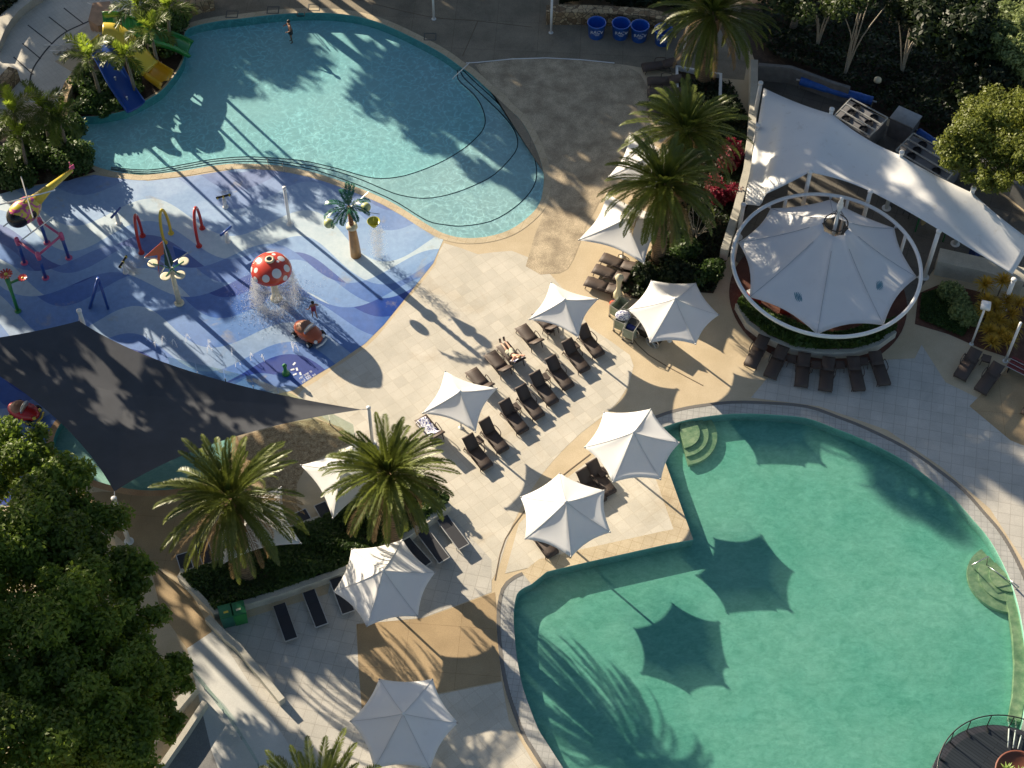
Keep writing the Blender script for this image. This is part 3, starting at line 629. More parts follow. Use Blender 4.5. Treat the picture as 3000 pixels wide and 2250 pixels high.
# ---------- shade sails ----------
def sail(mb,pts,edges=0.06,n=14,zc=None,grid=10):
    "membrane fan from centre to a scalloped outline"
    P=[Vector(p) for p in pts]; m=len(P); c=sum(P,Vector())/m
    if zc is not None: c.z=zc
    hem=[]
    for i in range(m):
        a=P[i]; b_=P[(i+1)%m]; d=(b_-a).length; mid=(a+b_)/2; inw=(c-mid); inw.z=0; inw.normalize()
        e=edges[i] if isinstance(edges,(list,tuple)) else edges
        for j in range(n):
            t=j/n; q=a.lerp(b_,t)+inw*(4*t*(1-t)*e*d); hem.append(q)
    N=len(hem); vs=[]; fs=[]
    for i in range(grid+1):
        u=i/grid
        for q in hem: vs.append((c.x+(q.x-c.x)*u,c.y+(q.y-c.y)*u,c.z+(q.z-c.z)*(u**1.6)))
    for i in range(grid):
        for j in range(N): fs.append((i*N+j,(i+1)*N+j,(i+1)*N+(j+1)%N,i*N+(j+1)%N))
    mb.add(vs,fs); return hem
def post(name,label,px,h,r,m,group=None,lean=(0,0),cat='post',parent=None,zb=0,top=None):
    p=W(px[0],px[1],h); b_=(p.x-lean[0],p.y-lean[1])
    t=parent or thing(name,label,cat,(b_[0],b_[1],zb),group=group)
    o=t.location
    mb=MB(); mb.tube([(0,0,0),(lean[0]*.5,lean[1]*.5,(h-zb)/2),(lean[0],lean[1],h-zb)],r,12); mb.build('post',m,t,True)
    mb=MB(); mb.lathe([(r*1.25,0),(r*1.25,.10),(r*.6,.14)],14,(lean[0],lean[1],h-zb-.02)); mb.build('cap',m,t,True)
    mb=MB(); mb.lathe([(r*2.2,0),(r*2.2,.03),(r*1.2,.05)],14); mb.build('base_plate',m,t)
    return t
# white sail over the terrace (two ridge pieces)
D2=lambda L,z: [w(x,y,zz) for (x,y,zz) in L]
sp_top=[(1650,190,3.3),(1797,246,4.2),(1945,335,4.2),(2103,418,4.2),(2228,520,3.6)]
sp_bot=[(2187,592,2.6),(2030,497,3.8),(1878,412,3.6),(1748,372,4.0),(1652,420,3.4),(1642,445,2.8),(1608,441,2.6)]
t=thing('shade_sail','long white shade sail stretched between posts over the dark terrace','shade sail',w(1850,400,0)); O=Vector(t.location)
mb=MB(); top=D2(sp_top,0); bot=D2(sp_bot,0)[::-1]
def rs(L,n,e,c):
    out=[];
    for i in range(len(L)-1):
        a,b_=L[i],L[i+1]; mid=(a+b_)/2; inw=c-mid; inw.z=0
        if inw.length>0: inw.normalize()
        for j in range(n): tt=j/n; out.append(a.lerp(b_,tt)+inw*4*tt*(1-tt)*e*(b_-a).length)
    out.append(L[-1]); return out
cc=w(1850,350,4)
TT=rs(top,12,.06,cc); BB=rs(bot,8,.05,cc)
def resample(L,n):
    d=[0]
    for a,b_ in zip(L,L[1:]): d.append(d[-1]+(b_-a).length)
    out=[];k_=0
    for i in range(n):
        s=d[-1]*i/(n-1)
        while k_<len(L)-2 and d[k_+1]<s: k_+=1
        f=(s-d[k_])/max(1e-9,d[k_+1]-d[k_]); out.append(L[k_].lerp(L[k_+1],min(1,f)))
    return out
NN=60; TT=resample(TT,NN); BB=resample(BB,NN); vsx=[];fsx=[];G=12
for j in range(G+1):
    v=j/G
    for i in range(NN):
        q=TT[i].lerp(BB[i],v); q.z+=-.35*math.sin(PI*v)*(1-.5*math.sin(PI*i/NN*4)); vsx.append(q)
for j in range(G):
    for i in range(NN-1): fsx.append((j*NN+i,(j+1)*NN+i,(j+1)*NN+i+1,j*NN+i+1))
mb.add(vsx,fsx); o=mb.build('sail_cloth',M_sail,t,True,O); o.modifiers.new('s','SOLIDIFY').thickness=.012
GP='white posts of the long white sail'
for lb,px,h in [('white sail post at the first bend of the upper edge, next to the fan units',(1797,237),4.4),('white sail post in the middle of the upper edge',(1948,330),4.4),('white sail post near the feathery tree',(2103,408),4.4),('white sail post nearest the tent mast, at the crook of the lower edge',(1750,372),4.0),('white sail post behind the tent ring, second from the left along the lower edge',(1880,415),3.5),('thick white sail post right of the tent ring',(2028,500),3.7),('short white sail post at the right-hand tip over the low wall',(2190,605),2.5),('upper of the two white posts beside the long grey wall',(1643,180),3.2),('lower of the two white posts beside the long grey wall',(1637,272),3.0),('white post under the sail corner left of the tent ring',(1606,443),2.6)]:
    p=w(px[0],px[1],h); post('sail_post',lb,(px[0]*K,px[1]*K),h,.12,M_white,GP)
# charcoal sail
t=thing('shade_sail','dark charcoal shade sail over the kids pool and splash pad','shade sail',W(500,1300,0)); O=Vector(t.location)
dz=[(-170,1010,3.2),(231,940,3.3),(1060,1200,3.0),(335,1440,3.6)]
P=[W(x,y,z) for x,y,z in dz]; mb=MB(); sail(mb,P,[.04,.085,.085,.075],18,2.9,14); o=mb.build('sail_cloth',M_dsail,t,True,O)
mb=MB()
for q,(x,y,z) in zip(P,[(-200,1000,3.3),(232,912,3.6),(1080,1198,3.0),(336,1460,3.8)]): mb.tube([q,W(x,y,z)],.018,6)
mb.build('cable',M_steel,t,off=O)
GD='white posts of the charcoal sail'
post('sail_post','leaning white post holding the top corner of the charcoal sail on the splash pad',(232,912),3.6,.11,M_white,GD)
post('sail_post','white post at the right-hand tip of the charcoal sail on the plaza',(1080,1196),3.0,.09,M_white,GD)
post('sail_post','white post holding the lower corner of the charcoal sail beside the fig tree',(334,1462),3.8,.11,M_white,GD)
# ---------- ring tent ----------
RC=W(2418,782,2.9)
ringpts=[(115,700),(160,510),(400,290),(640,205),(840,190),(1050,220),(1290,310),(1480,465),(1600,640),(1650,830),(1590,1080),(1440,1220),(1250,1310),(1020,1362),(800,1330),(550,1235),(330,1090),(190,920),(130,790)]
Q=[W(2100+x*.3616,500+y*.3616,2.9) for x,y in ringpts]
A_=np.array([[q.x,q.y,1] for q in Q]); bb=np.array([q.x**2+q.y**2 for q in Q]); s_=np.linalg.lstsq(A_,bb,rcond=None)[0]; RCx,RCy=s_[0]/2,s_[1]/2; RR=math.sqrt(s_[2]+RCx**2+RCy**2)
t=thing('ring_tent','round white tensile tent hung inside a white steel ring, with a vent at its mast','tent',(RCx,RCy,0)); O=Vector((RCx,RCy,0))
mb=MB(); mb.tube([(RR*math.cos(2*PI*i/96),RR*math.sin(2*PI*i/96),2.9) for i in range(96)],.105,12,True); mb.build('ring_beam',M_white,t,True)
corners=[(205,590),(420,290),(920,230),(1440,465),(1590,860),(1340,1240),(815,1310),(300,1010)]
CP=[W(2100+x*.3616,500+y*.3616,2.75) for x,y in corners]
mast_top=W(2100+1015*.3616,500+250*.3616,5.0); mast_b=Vector((mast_top.x,mast_top.y,0))
cor=[]
for q in CP:
    v=Vector((q.x-RCx,q.y-RCy,0)); a_=math.atan2(v.y,v.x); r_=RR*.965; cor.append((r_*math.cos(a_),r_*math.sin(a_),2.75))
order=sorted(range(8),key=lambda i:math.atan2(cor[i][1],cor[i][0])); cor=[cor[i] for i in order]
hc=W(2100+968*.3616,500+415*.3616,4.15)-O; hc=Vector((hc.x,hc.y,4.5))
mb=MB(); hem=canopy(mb,cor,hc,.06,14,8,.02,.15,.55); o=mb.build('canopy',M_canvas,t,True); o.modifiers.new('s','SOLIDIFY').thickness=.012
mb=MB()
for c_ in cor:
    a_=math.atan2(c_[1],c_[0]); mb.tube([c_,(RR*math.cos(a_),RR*math.sin(a_),2.9)],.035,6); mb.ball((c_[0]*1.02,c_[1]*1.02,2.78),.09,8,6)
mb.build('tie',M_steel,t)
mb=MB(); mt=mast_top-O
mb.tube([(hc.x,hc.y,0),(hc.x,hc.y,5.3)],.10,12); mb.build('mast',M_white,t,True)
mb=MB(); mb.lathe([(.10,5.25),(.17,5.3),(.17,5.45),(.12,5.5),(.15,5.6),(.11,5.7),(.09,5.85),(.11,5.95),(.02,6.02)],14,(hc.x,hc.y,0)); mb.build('mast_head',M_white,t,True)
mb=MB(); mb.tube([(hc.x+.62*math.cos(2*PI*i/24),hc.y+.62*math.sin(2*PI*i/24),4.10) for i in range(24)],.035,6,True)
for i in range(8): a_=2*PI*i/8; mb.tube([(hc.x,hc.y,5.2),(hc.x+.62*math.cos(a_),hc.y+.62*math.sin(a_),4.10)],.012,5)
mb.build('vent_hoop',M_black,t)
for c_ in cor:
    mb=MB(); L_=[]
    for i in range(2,15):
        u=.15+.85*i/14; L_.append((hc.x+(c_[0]-hc.x)*u,hc.y+(c_[1]-hc.y)*u,hc.z+(c_[2]-hc.z)*(.45*u+.55*(1-(1-u)**2.2))+.008))
    mb.tube(L_,.018,5); mb.build('seam',fabric('seam_tape_%d'%len(bpy.data.materials),(.55,.56,.58),.2),t)
for a_ in (R(25),R(70),R(110),R(155)):
    mb=MB(); mb.tube([(RR*math.cos(a_),RR*math.sin(a_),0),(RR*math.cos(a_),RR*math.sin(a_),2.85)],.09,10); mb.build('column',M_white,t,True)
M_logo=plain('teal_print',(.02,.20,.28),.6)
def surf(x,y):  # height of canopy at local x,y by ray cast later; approximate from triangle search
    best=None
    for f in TENTF:
        a,b_,c_=[Vector(TENTV[i]) for i in f[:3]]
        for tri in ((a,b_,c_),(a,c_,Vector(TENTV[f[3]])) if len(f)>3 else ((a,b_,c_),)):
            A2,B2,C2=tri; d=(B2.x-A2.x)*(C2.y-A2.y)-(B2.y-A2.y)*(C2.x-A2.x)
            if abs(d)<1e-9: continue
            u=((x-A2.x)*(C2.y-A2.y)-(y-A2.y)*(C2.x-A2.x))/d; v=((B2.x-A2.x)*(y-A2.y)-(B2.y-A2.y)*(x-A2.x))/d
            if u>=0 and v>=0 and u+v<=1:return A2.z+u*(B2.z-A2.z)+v*(C2.z-A2.z)
    return 3.3
me=o.data; TENTV=[tuple(v.co) for v in me.vertices]; TENTF=[tuple(p.vertices) for p in me.polygons if len(p.vertices)<=4]
for (lx,ly,fl) in ((2343,850,1),(2582,818,-1)):
    q=W(lx,ly,3.45)-O; mb=MB(); ra=math.atan2(q.y-hc.y,q.x-hc.x)
    rx=Vector((-math.sin(ra),math.cos(ra)))*fl; ry=Vector((math.cos(ra),math.sin(ra)))
    for s4 in range(5):
        off=(s4-2)*.085; half=.27*math.sqrt(max(.05,1-(off/.25)**2)); L_=[];n4=12
        for i in range(n4+1):
            u_=-half+2*half*i/n4; vv=off+.035*math.sin(u_*13)+u_*.35
            x_=q.x+rx.x*vv+ry.x*u_; y_=q.y+rx.y*vv+ry.y*u_; L_.append((x_,y_,u_))
        vs_=[]
        for i,(x_,y_,u_) in enumerate(L_):
            wv_=.024*math.sin(PI*(i+.5)/(n4+1))+.004
            for sgn in (-1,1):
                xx=x_+rx.x*wv_*sgn; yy=y_+rx.y*wv_*sgn; vs_.append((xx,yy,surf(xx,yy)+.02))
        mb.add(vs_,[(2*i,2*i+1,2*i+3,2*i+2) for i in range(n4)])
    mb.build('wave_emblem',M_logo,t)
# ---------- loungers ----------
def wicker(name,c):
    b=NB(name); p=b.n('ShaderNodeTexCoord').outputs['Object']; w1=b.n('ShaderNodeTexWave',bands_direction='X',i={'Vector':p,'Scale':9.}).outputs['Fac']; w2=b.n('ShaderNodeTexWave',bands_direction='Y',i={'Vector':p,'Scale':9.}).outputs['Fac']
    f=b.math('MULTIPLY',b.math('ADD',w1,w2),.5); return b.done(b.princ(col=b.mix(f,mul(c,.65),mul(c,1.3)),rough=.6,bumpn=b.bump(f,.5,.01)))
M_wick=wicker('brown_wicker',(.070,.048,.038)); M_wickd=wicker('dark_wicker',(.03,.022,.02)); M_mesh=plain('dark_mesh_fabric',(.020,.022,.030),.7,var=.1); M_alu=plain('pale_aluminium',(.5,.5,.48),.35,.4)
def make_wicker(back=48,mat=None):
    "local x axis: foot at -x, head at +x; backrest hinged at x=.25"
    m=mat or M_wick
    t=thing('wicker_lounger','x','sun lounger')
    a=R(back); W2=.33
    def sheet_(pts,wd,th=.045):
        mb=MB(); n=len(pts); vs=[]
        for (x,z) in pts: vs+= [(x,-wd,z+.012),(x,0,z),(x,wd,z+.012),(x,wd,z-th),(x,0,z-th),(x,-wd,z-th)]
        fs=[]
        for i in range(n-1):
            for j in range(6): fs.append((i*6+j,i*6+(j+1)%6,(i+1)*6+(j+1)%6,(i+1)*6+j))
        fs+=[(5,4,3,2,1,0),tuple((n-1)*6+j for j in range(6))]; mb.add(vs,fs); return mb
    sheet_([(-.98,.22),(-.93,.30),(-.75,.345),(-.4,.34),(0,.325),(.28,.335)],W2).build('seat',m,t,True)
    L=.78; bp=[(.28+L*u*math.cos(a*(1.05-.12*u)),.335+L*u*math.sin(a*(1.05-.12*u))) for u in (0,.25,.5,.75,.95)]+[(.28+L*1.0*math.cos(a*.9)+.03,.335+L*1.0*math.sin(a*.9)-.01)]
    sheet_(bp,W2).build('backrest',m,t,True)
    for s in (-1,1):
        mb=MB(); mb.tube(smoothpath([(-.12,s*.36,.30),(-.10,s*.39,.50),(.02,s*.40,.56),(.25,s*.40,.55),(.50,s*.39,.47),(.52,s*.37,.30)],4),.024,6); mb.build('armrest',m,t,True)
        mb=MB(); mb.tube([(-.95,s*.34,.27),(.62,s*.34,.29)],.025,6); mb.build('side_rail',m,t,True)
    for x,dx in ((-.78,-.07),(.62,.09)):
        for s in (-1,1):
            mb=MB(); mb.tube([(x,s*.31,.31),(x+dx,s*.34,0)],[.032,.022],6); mb.build('leg',m,t)
    return t
def make_flat():
    t=thing('mesh_lounger','x','sun lounger')
    mb=MB(); mb.box((-.35,0,.325),(1.28,.56,.02)); mb.build('seat',M_mesh,t)
    mb=MB(); mb.box((.60,0,.36),(.64,.56,.02),ry=R(-9)); mb.build('backrest',M_mesh,t)
    for s in (-1,1):
        mb=MB(); mb.box((-.03,s*.30,.32),(1.94,.035,.05)); mb.build('side_rail',M_alu,t)
    for x in (-1.0,.94):
        mb=MB(); mb.box((x,0,.32),(.035,.60,.05)); mb.build('end_rail',M_alu,t)
    for x in (-.8,.75):
        for s in (-1,1): mb=MB(); mb.tube([(x,s*.29,.32),(x,s*.29,0)],.02,6); mb.build('leg',M_alu,t)
    return t
def make_table(mat):
    t=thing('side_table','x','side table'); mb=MB(); mb.box((0,0,.40),(.46,.46,.04)); mb.build('table_top',mat,t)
    mb=MB(); mb.strip([(-.21,-.21),(.21,-.21),(.21,.21),(-.21,.21)],.02,.31,.38,closed=True); mb.build('apron',mat,t)
    for x in (-1,1):
        for y in (-1,1): mb=MB(); mb.tube([(x*.19,y*.19,.38),(x*.23,y*.23,0)],.02,6); mb.build('leg',mat,t)
    return t
proto={}
def put(kind,foot,head,label,group,zf=.3,zh=.3,back=48):
    "foot/head pixels on the ground"
    f=W(foot[0],foot[1],zf); h=W(head[0],head[1],zh); c=(f+h)/2; rz=math.atan2(h.y-f.y,h.x-f.x)
    f0=f+Vector((math.cos(rz),math.sin(rz),0))*.95
    loc=(f0.x,f0.y,.016)
    if kind not in proto:
        t=make_wicker(back) if kind=='wicker' else make_wicker(14) if kind=='wicker_low' else make_flat(); proto[kind]=t; t.location=loc; t.rotation_euler=(0,0,rz)
    else: t=dup(proto[kind],loc,rz)
    t['label']=label; t['group']=group; return t
def table(px,label,ang,group='small square wicker tables'):
    p=W(px[0],px[1],.4); rz=R(ang)
    if 'table' not in proto: t=make_table(M_wick); proto['table']=t; t.location=(p.x,p.y,.012); t.rotation_euler=(0,0,rz)
    else: t=dup(proto['table'],(p.x,p.y,.012),rz)
    t['label']=label; t['group']=group; return t
def cr(x,y): return (1200+x*.3134,900+y*.3134)   # reading frame of the plaza
GL='brown wicker loungers on the pale plaza'
dirv=(63,78)
rowd=[((1775,450),'wicker lounger furthest up the far row, touching the corner of the middle square umbrella'),((1640,590),'wicker lounger second in the far row, beside the one at the umbrella corner'),((1490,750),'wicker lounger third from the top of the far row'),((1345,895),'wicker lounger fourth from the top of the far row'),((1215,1025),'wicker lounger fifth from the top of the far row'),((1065,1160),'wicker lounger sixth from the top of the far row, lower neighbour of a table'),((880,1340),'wicker lounger seventh in the far row, second last'),((728,1495),'wicker lounger at the lowest end of the far row')]
for (x,y),lb in rowd:
    f=cr(x,y); put('wicker',f,(f[0]-dirv[0],f[1]-dirv[1]),lb,GL,.28,.28)
for (x,y),lb in [((570,585),'lone wicker lounger facing the splash pad just above the umbrella by the towel'),((745,425),'empty wicker lounger beside the person sunbathing'),((862,345),'wicker lounger the sunbathing person lies on'),((1035,175),'wicker lounger half under the upper edge of the middle square umbrella'),((100,1030),'wicker lounger covered with a patterned towel next to the palm')]:
    f=cr(x,y); put('wicker',f,(f[0]+50,f[1]+62),lb,GL,.28,.28)
put('wicker',cr(1190,40),(cr(1190,40)[0]+50,cr(1190,40)[1]+62),'wicker lounger hidden but for its foot beneath the upper corner of the middle square umbrella',GL)
for (x,y),lb in [((1540,362),'small table between the two uppermost loungers of the far row'),((1262,655),'small table between the third and fourth loungers of the far row'),((988,935),'small table between the fifth and sixth loungers of the far row'),((640,1245),'small table between the two lowest loungers of the far row'),((975,445),'small table with a bag at the elbow of the sunbather'),((1300,215),'small table beside the lounger under the middle square umbrella')]:
    table(cr(x,y),lb,37)
# around the ring tent
GR='brown loungers fanned round the planter'
for i,(f,h) in enumerate([((1620,790),(1650,732)),((1663,813),(1692,752)),((1731,833),(1737,765)),((1783,842),(1790,772)),((1856,842),(1840,772)),((1911,830),(1888,765))]):
    o_=['first','second','third','fourth','fifth','sixth'][i]
    put('wicker_low',(f[0]*K,f[1]*K),(h[0]*K,h[1]*K),f'{o_} from the left of the six loungers below the curved planter',GR)
for i,p in enumerate([(1710,775),(1764,788),(1815,788),(1866,780)]):
    table((p[0]*K,p[1]*K),['leftmost','second','third','rightmost'][i]+' of the four tables between loungers below the curved planter',0)
put('wicker_low',(2812,1105),(2862,1025),'left one of two loungers by the golden grass bed',GR); put('wicker_low',(2872,1145),(2930,1065),'right one of two loungers by the golden grass bed, nearest the slatted bench',GR)
table((2890,1050),'table between the two loungers by the golden grass bed',-20)
put('wicker_low',(3010,1215),(3060,1140),'lounger cut off by the right edge of the picture',GR)
# peninsula
GP2='dark loungers under the peninsula umbrellas'
for f,h,lb in [((1790,1445),(1728,1366),'lounger with its head beside the table, left of the umbrella by the round steps'),((1762,1470),(1700,1392),'lounger partly covered by the central peninsula umbrella'),((1620,1625),(1560,1545),'lounger mostly hidden, poking out beneath the central peninsula umbrella')]: put('wicker',f,h,lb,GP2)
table((1765,1383),'table beside the two loungers on the peninsula',37)
# near upper square umbrella
GU='brown loungers packed under the palm-side umbrella'
for f,h,lb in [((1716,822),(1795,848),'nearest to the viewer of the stack of loungers by the closed parasol'),((1740,785),(1815,812),'middle lounger of the stack by the closed parasol'),((1762,752),(1835,780),'furthest lounger of the stack by the closed parasol, half under the umbrella')]: put('wicker_low',f,h,lb,GU)
GT='brown loungers in the shade beside the beach deck'
for f,h,lb in [((1883,198),(1965,188),'shaded lounger with raised back, closest to the blue tubs'),((1898,238),(1985,236),'second shaded lounger down from the blue tubs'),((1898,272),(1985,274),'third shaded lounger down from the blue tubs, behind palm fronds'),((1896,322),(1985,326),'fourth shaded lounger down from the blue tubs, mostly behind palm fronds')]: put('wicker_low',f,h,lb,GT)
# flat mesh loungers
GM='flat dark mesh loungers with pale frames'
for f,h,lb in [((853,1871),(818,1772),'flat lounger nearest the green bins'),((942,1830),(903,1730),'flat lounger second from the green bins'),((1020,1792),(985,1700),'flat lounger half under the umbrella, third from the green bins'),((1357,1600),(1300,1524),'flat lounger at the top right end of the hedge bed'),((1300,1640),(1240,1560),'flat lounger second from the top right end of the hedge bed'),((1248,1655),(1190,1590),'flat lounger beside the umbrella, third from the top right end of the hedge bed')]: put('flat',f,h,lb,GM,.33,.33)
for f,h,lb in [((938,1478),(975,1545),'dark lounger facing the pebble path, next to the umbrella under the right palm'),((880,1500),(920,1570),'dark lounger facing the pebble path, left of its twin'),((535,1625),(560,1705),'dark lounger left of the umbrella under the left palm, nearest the walkway'),((590,1590),(625,1680),'dark lounger behind the fronds of the left palm')]: put('flat',f,h,lb,GM,.33,.33)
# towels
def towelmat(name,c1,c2,sc=9):
    b=NB(name); p=b.n('ShaderNodeTexCoord').outputs['Object']; f=b.ramp(b.noise(p,sc,2,.6,1.),[(.46,c1),(.52,c2)],'CONSTANT'); return b.done(b.princ(col=f,rough=.95))
M_tow=towelmat('blue_white_patterned_towel',(.72,.72,.76),(.06,.07,.22))
def drape(name,label,px,ang,back,cat='towel',x0=-.7,x1=.95,wd=.36,mat=None):
    f=W(px[0],px[1],.28); rz=math.atan2(-62/46.,50/57.) if ang is None else R(ang)
    o_=f+Vector((math.cos(rz),math.sin(rz),0))*.95; a=R(back); mb=MB(); n=16; vs=[]
    for i in range(n+1):
        x=x0+(x1-x0)*i/n
        if x<=.28: q=(x,.375)
        else: q=(.28+(x-.28)*math.cos(a)-.03,.375+(x-.28)*math.sin(a)+.02)
        for j in range(5): y=-wd+2*wd*j/4; vs.append((q[0]+.015*math.sin(j*2+i),y,q[1]+.015*math.sin(i*1.7+j)-(.06 if j in(0,4) else 0)))
    mb.add(vs,[(i*5+j,(i+1)*5+j,(i+1)*5+j+1,i*5+j+1) for i in range(n) for j in range(4)])
    ob=mb.build(name,mat or M_tow,None,True); ob.location=(o_.x,o_.y,.016); ob.rotation_euler=(0,0,rz); tag(ob,label,cat); ob.modifiers.new('s','SOLIDIFY').thickness=.015
    return ob
drape('beach_towel','blue and white patterned towel spread over a lounger next to the palm',cr(100,1030),None,46,x0=-.8,x1=.7)
drape('beach_towel','blue and white patterned towel under the head of the sunbather',cr(862,345),None,46,x0=.3,x1=1.08,wd=.30)
# ---------- people ----------
M_skin=plain('light_skin',(.62,.36,.25),.5,var=.08); M_skint=plain('tanned_skin',(.32,.16,.09),.5,var=.08); M_hair=plain('dark_hair',(.02,.013,.01),.6); M_hairb=plain('fair_hair',(.35,.22,.10),.6)
def skinned(name,V,E,mat,root=0,parent=None):
    me=bpy.data.meshes.new(name); me.from_pydata([v[:3] for v in V],E,[]); me.materials.append(mat)
    o=bpy.data.objects.new(name,me); C.objects.link(o); o.parent=parent
    sm=o.modifiers.new('skin','SKIN'); sm.use_smooth_shade=True; sv=me.skin_vertices[0].data
    for i,v in enumerate(V): sv[i].radius=(v[3],v[3] if len(v)<5 else v[4]); sv[i].use_root=(i==root)
    o.modifiers.new('sub','SUBSURF').levels=2; o.modifiers['sub'].render_levels=2
    return o
def body(name,parent,J,mat,sc=1.):
    "J: dict of joints -> positions; returns body with hands and face"
    r={'pel':.125,'wai':.105,'che':.135,'nec':.052,'chi':.06,'hea':.088,'top':.07,'sh':.062,'el':.042,'wr':.028,'ha':.032,'hip':.085,'kn':.055,'an':.036,'toe':.03}
    V=[];ix={}
    def a(k,p,rad): ix[k]=len(V); V.append((*[c*1. for c in p],rad*sc))
    a('pel',J['pel'],r['pel']);a('wai',J['wai'],r['wai']);a('che',J['che'],r['che']);a('nec',J['nec'],r['nec']);a('hea',J['hea'],r['hea']);a('top',J['top'],r['top'])
    E=[(0,1),(1,2),(2,3),(3,4),(4,5)]
    for s in 'lr':
        for k in ('sh','el','wr','ha'): a(k+s,J[k+s],r[k])
        E+=[(2,ix['sh'+s]),(ix['sh'+s],ix['el'+s]),(ix['el'+s],ix['wr'+s]),(ix['wr'+s],ix['ha'+s])]
        hd=(Vector(J['ha'+s])-Vector(J['wr'+s])).normalized(); sd_=hd.cross(Vector((0,0,1))); sd_=sd_.normalized() if sd_.length>.1 else Vector((1,0,0))
        for f in range(4):
            b0=Vector(J['ha'+s])+sd_*(.022*(f-1.5))*sc; k1=len(V); V.append((*(b0+hd*.035*sc),.010*sc)); V.append((*(b0+hd*(.075-.008*abs(f-1.3))*sc-Vector((0,0,.012*sc))),.007*sc)); E+=[(ix['ha'+s],k1),(k1,k1+1)]
        k1=len(V); V.append((*(Vector(J['wr'+s]).lerp(Vector(J['ha'+s]),.5)+sd_*.045*sc+hd*.02*sc),.010*sc)); E.append((ix['wr'+s],k1))
        for k in ('hip','kn','an','toe'): a(k+s,J[k+s],r[k])
        E+=[(0,ix['hip'+s]),(ix['hip'+s],ix['kn'+s]),(ix['kn'+s],ix['an'+s]),(ix['an'+s],ix['toe'+s])]
    return skinned(name,V,E,mat,0,parent)
def hair(parent,c,r,mat,M=None):
    mb=MB(); mb.ball(c,(r*1.05,r*1.05,r),12,8); mb.build('hair',mat,parent,True)
def face(parent,c,d,u,r,mat):
    mb=MB(); c=Vector(c);d=Vector(d).normalized();u=Vector(u).normalized();s=d.cross(u)
    for k in (-1,1): mb.ball(c+d*r*.93+s*k*r*.36,r*.12,6,4)
    mb.ball(c+d*r*.9-u*r*.45,(r*.2,r*.2,r*.08),6,4); mb.build('facial_features',M_hair,parent)
    mb=MB(); mb.ball(c+d*r*1.02-u*r*.1,r*.16,6,4)
    for k in (-1,1): mb.ball(c+s*k*r*1.0,(r*.14,r*.14,r*.22),6,4)
    mb.build('nose_and_ears',mat,parent,True)
def garment(name,parent,mat,pts,rads,flat=1.):
    mb=MB(); mb.tube(smoothpath(pts,3),np.interp(np.linspace(0,1,(len(pts)-1)*3+1),np.linspace(0,1,len(rads)),rads).tolist(),12,cap=False,flat=flat); o=mb.build(name,mat,parent,True); o.modifiers.new('s','SOLIDIFY').thickness=.01; return o
# sunbather, prone-relaxed on the lounger, feet past the foot end
f=W(*cr(862,345),.28); rz=math.atan2(-62/46.,50/57.); o_=f+Vector((math.cos(rz),math.sin(rz),0))*.95
t=thing('person','person lying on a lounger in pale shorts with dark sandals, arms folded behind the head','person',(o_.x,o_.y,.016),rz)
J=dict(pel=(-.02,0,.46),wai=(.16,0,.50),che=(.42,0,.68),nec=(.60,0,.86),hea=(.70,0,.97),top=(.76,0,1.05),
 shl=(.50,.19,.76),ell=(.70,.36,.86),wrl=(.80,.18,1.0),hal=(.80,.10,1.04),shr=(.50,-.19,.76),elr=(.62,-.40,.80),wrr=(.50,-.22,.82),har=(.46,-.15,.84),
 hipl=(-.08,.10,.45),knl=(-.50,.15,.47),anl=(-.92,.17,.44),toel=(-1.04,.19,.55),hipr=(-.08,-.10,.45),knr=(-.48,-.10,.52),anr=(-.90,-.06,.44),toer=(-1.02,-.06,.55))
body('body',t,J,M_skin); hair(t,(.755,0,1.03),.098,M_hairb); face(t,(.70,0,.97),(-.5,0,.6),(.6,0,.5),.095,M_skin)
M_short=plain('pale_khaki_cloth',(.55,.53,.40),.9)
garment('shorts',t,M_short,[(.10,0,.49),(-.02,0,.46),(-.12,0,.455)],[.16,.175,.17],.8)
for s in (-1,1): garment('shorts_leg',t,M_short,[(-.05,s*.10,.45),(-.3,s*.125,.47)],[.115,.095])
for s in (-1,1): mb=MB(); mb.box((-1.03,.18 if s>0 else -.06,.52),(.05,.10,.24),ry=-.35); mb.build('sandal',M_hair,t)
# child walking on the splash pad
b_=W(922,930,0); t=thing('person','child in a red and navy swimsuit walking away beside the orange toy car','person',(b_.x,b_.y,.01),R(115)); s=.72
def sc_(J,s): return {k:tuple(c*s for c in v) for k,v in J.items()}
J=sc_(dict(pel=(0,0,.95),wai=(.0,0,1.10),che=(.02,0,1.32),nec=(.03,0,1.52),hea=(.05,0,1.66),top=(.05,0,1.75),
 shl=(.02,.19,1.43),ell=(-.10,.36,1.25),wrl=(.06,.44,1.10),hal=(.10,.45,1.05),shr=(.02,-.19,1.43),elr=(-.06,-.38,1.28),wrr=(.10,-.34,1.12),har=(.14,-.32,1.07),
 hipl=(0,.10,.92),knl=(.16,.11,.52),anl=(.06,.12,.08),toel=(.20,.12,.03),hipr=(0,-.10,.92),knr=(-.06,-.12,.50),anr=(-.28,-.13,.14),toer=(-.18,-.13,.04)),s)
body('body',t,J,M_skint,.78); hair(t,(.03*s+.0,0,1.69*s),.094,M_hair); face(t,(.05*s,0,1.66*s),(1,0,0),(0,0,1),.085,M_skint)
garment('swimsuit',t,plain('red_navy_swimsuit',(.25,.03,.08),.7,var=.6,scale=14),[(0,0,.86*s),(0,0,1.0*s),(.01,0,1.2*s),(.02,0,1.38*s)],[.125,.13,.12,.13],.8)
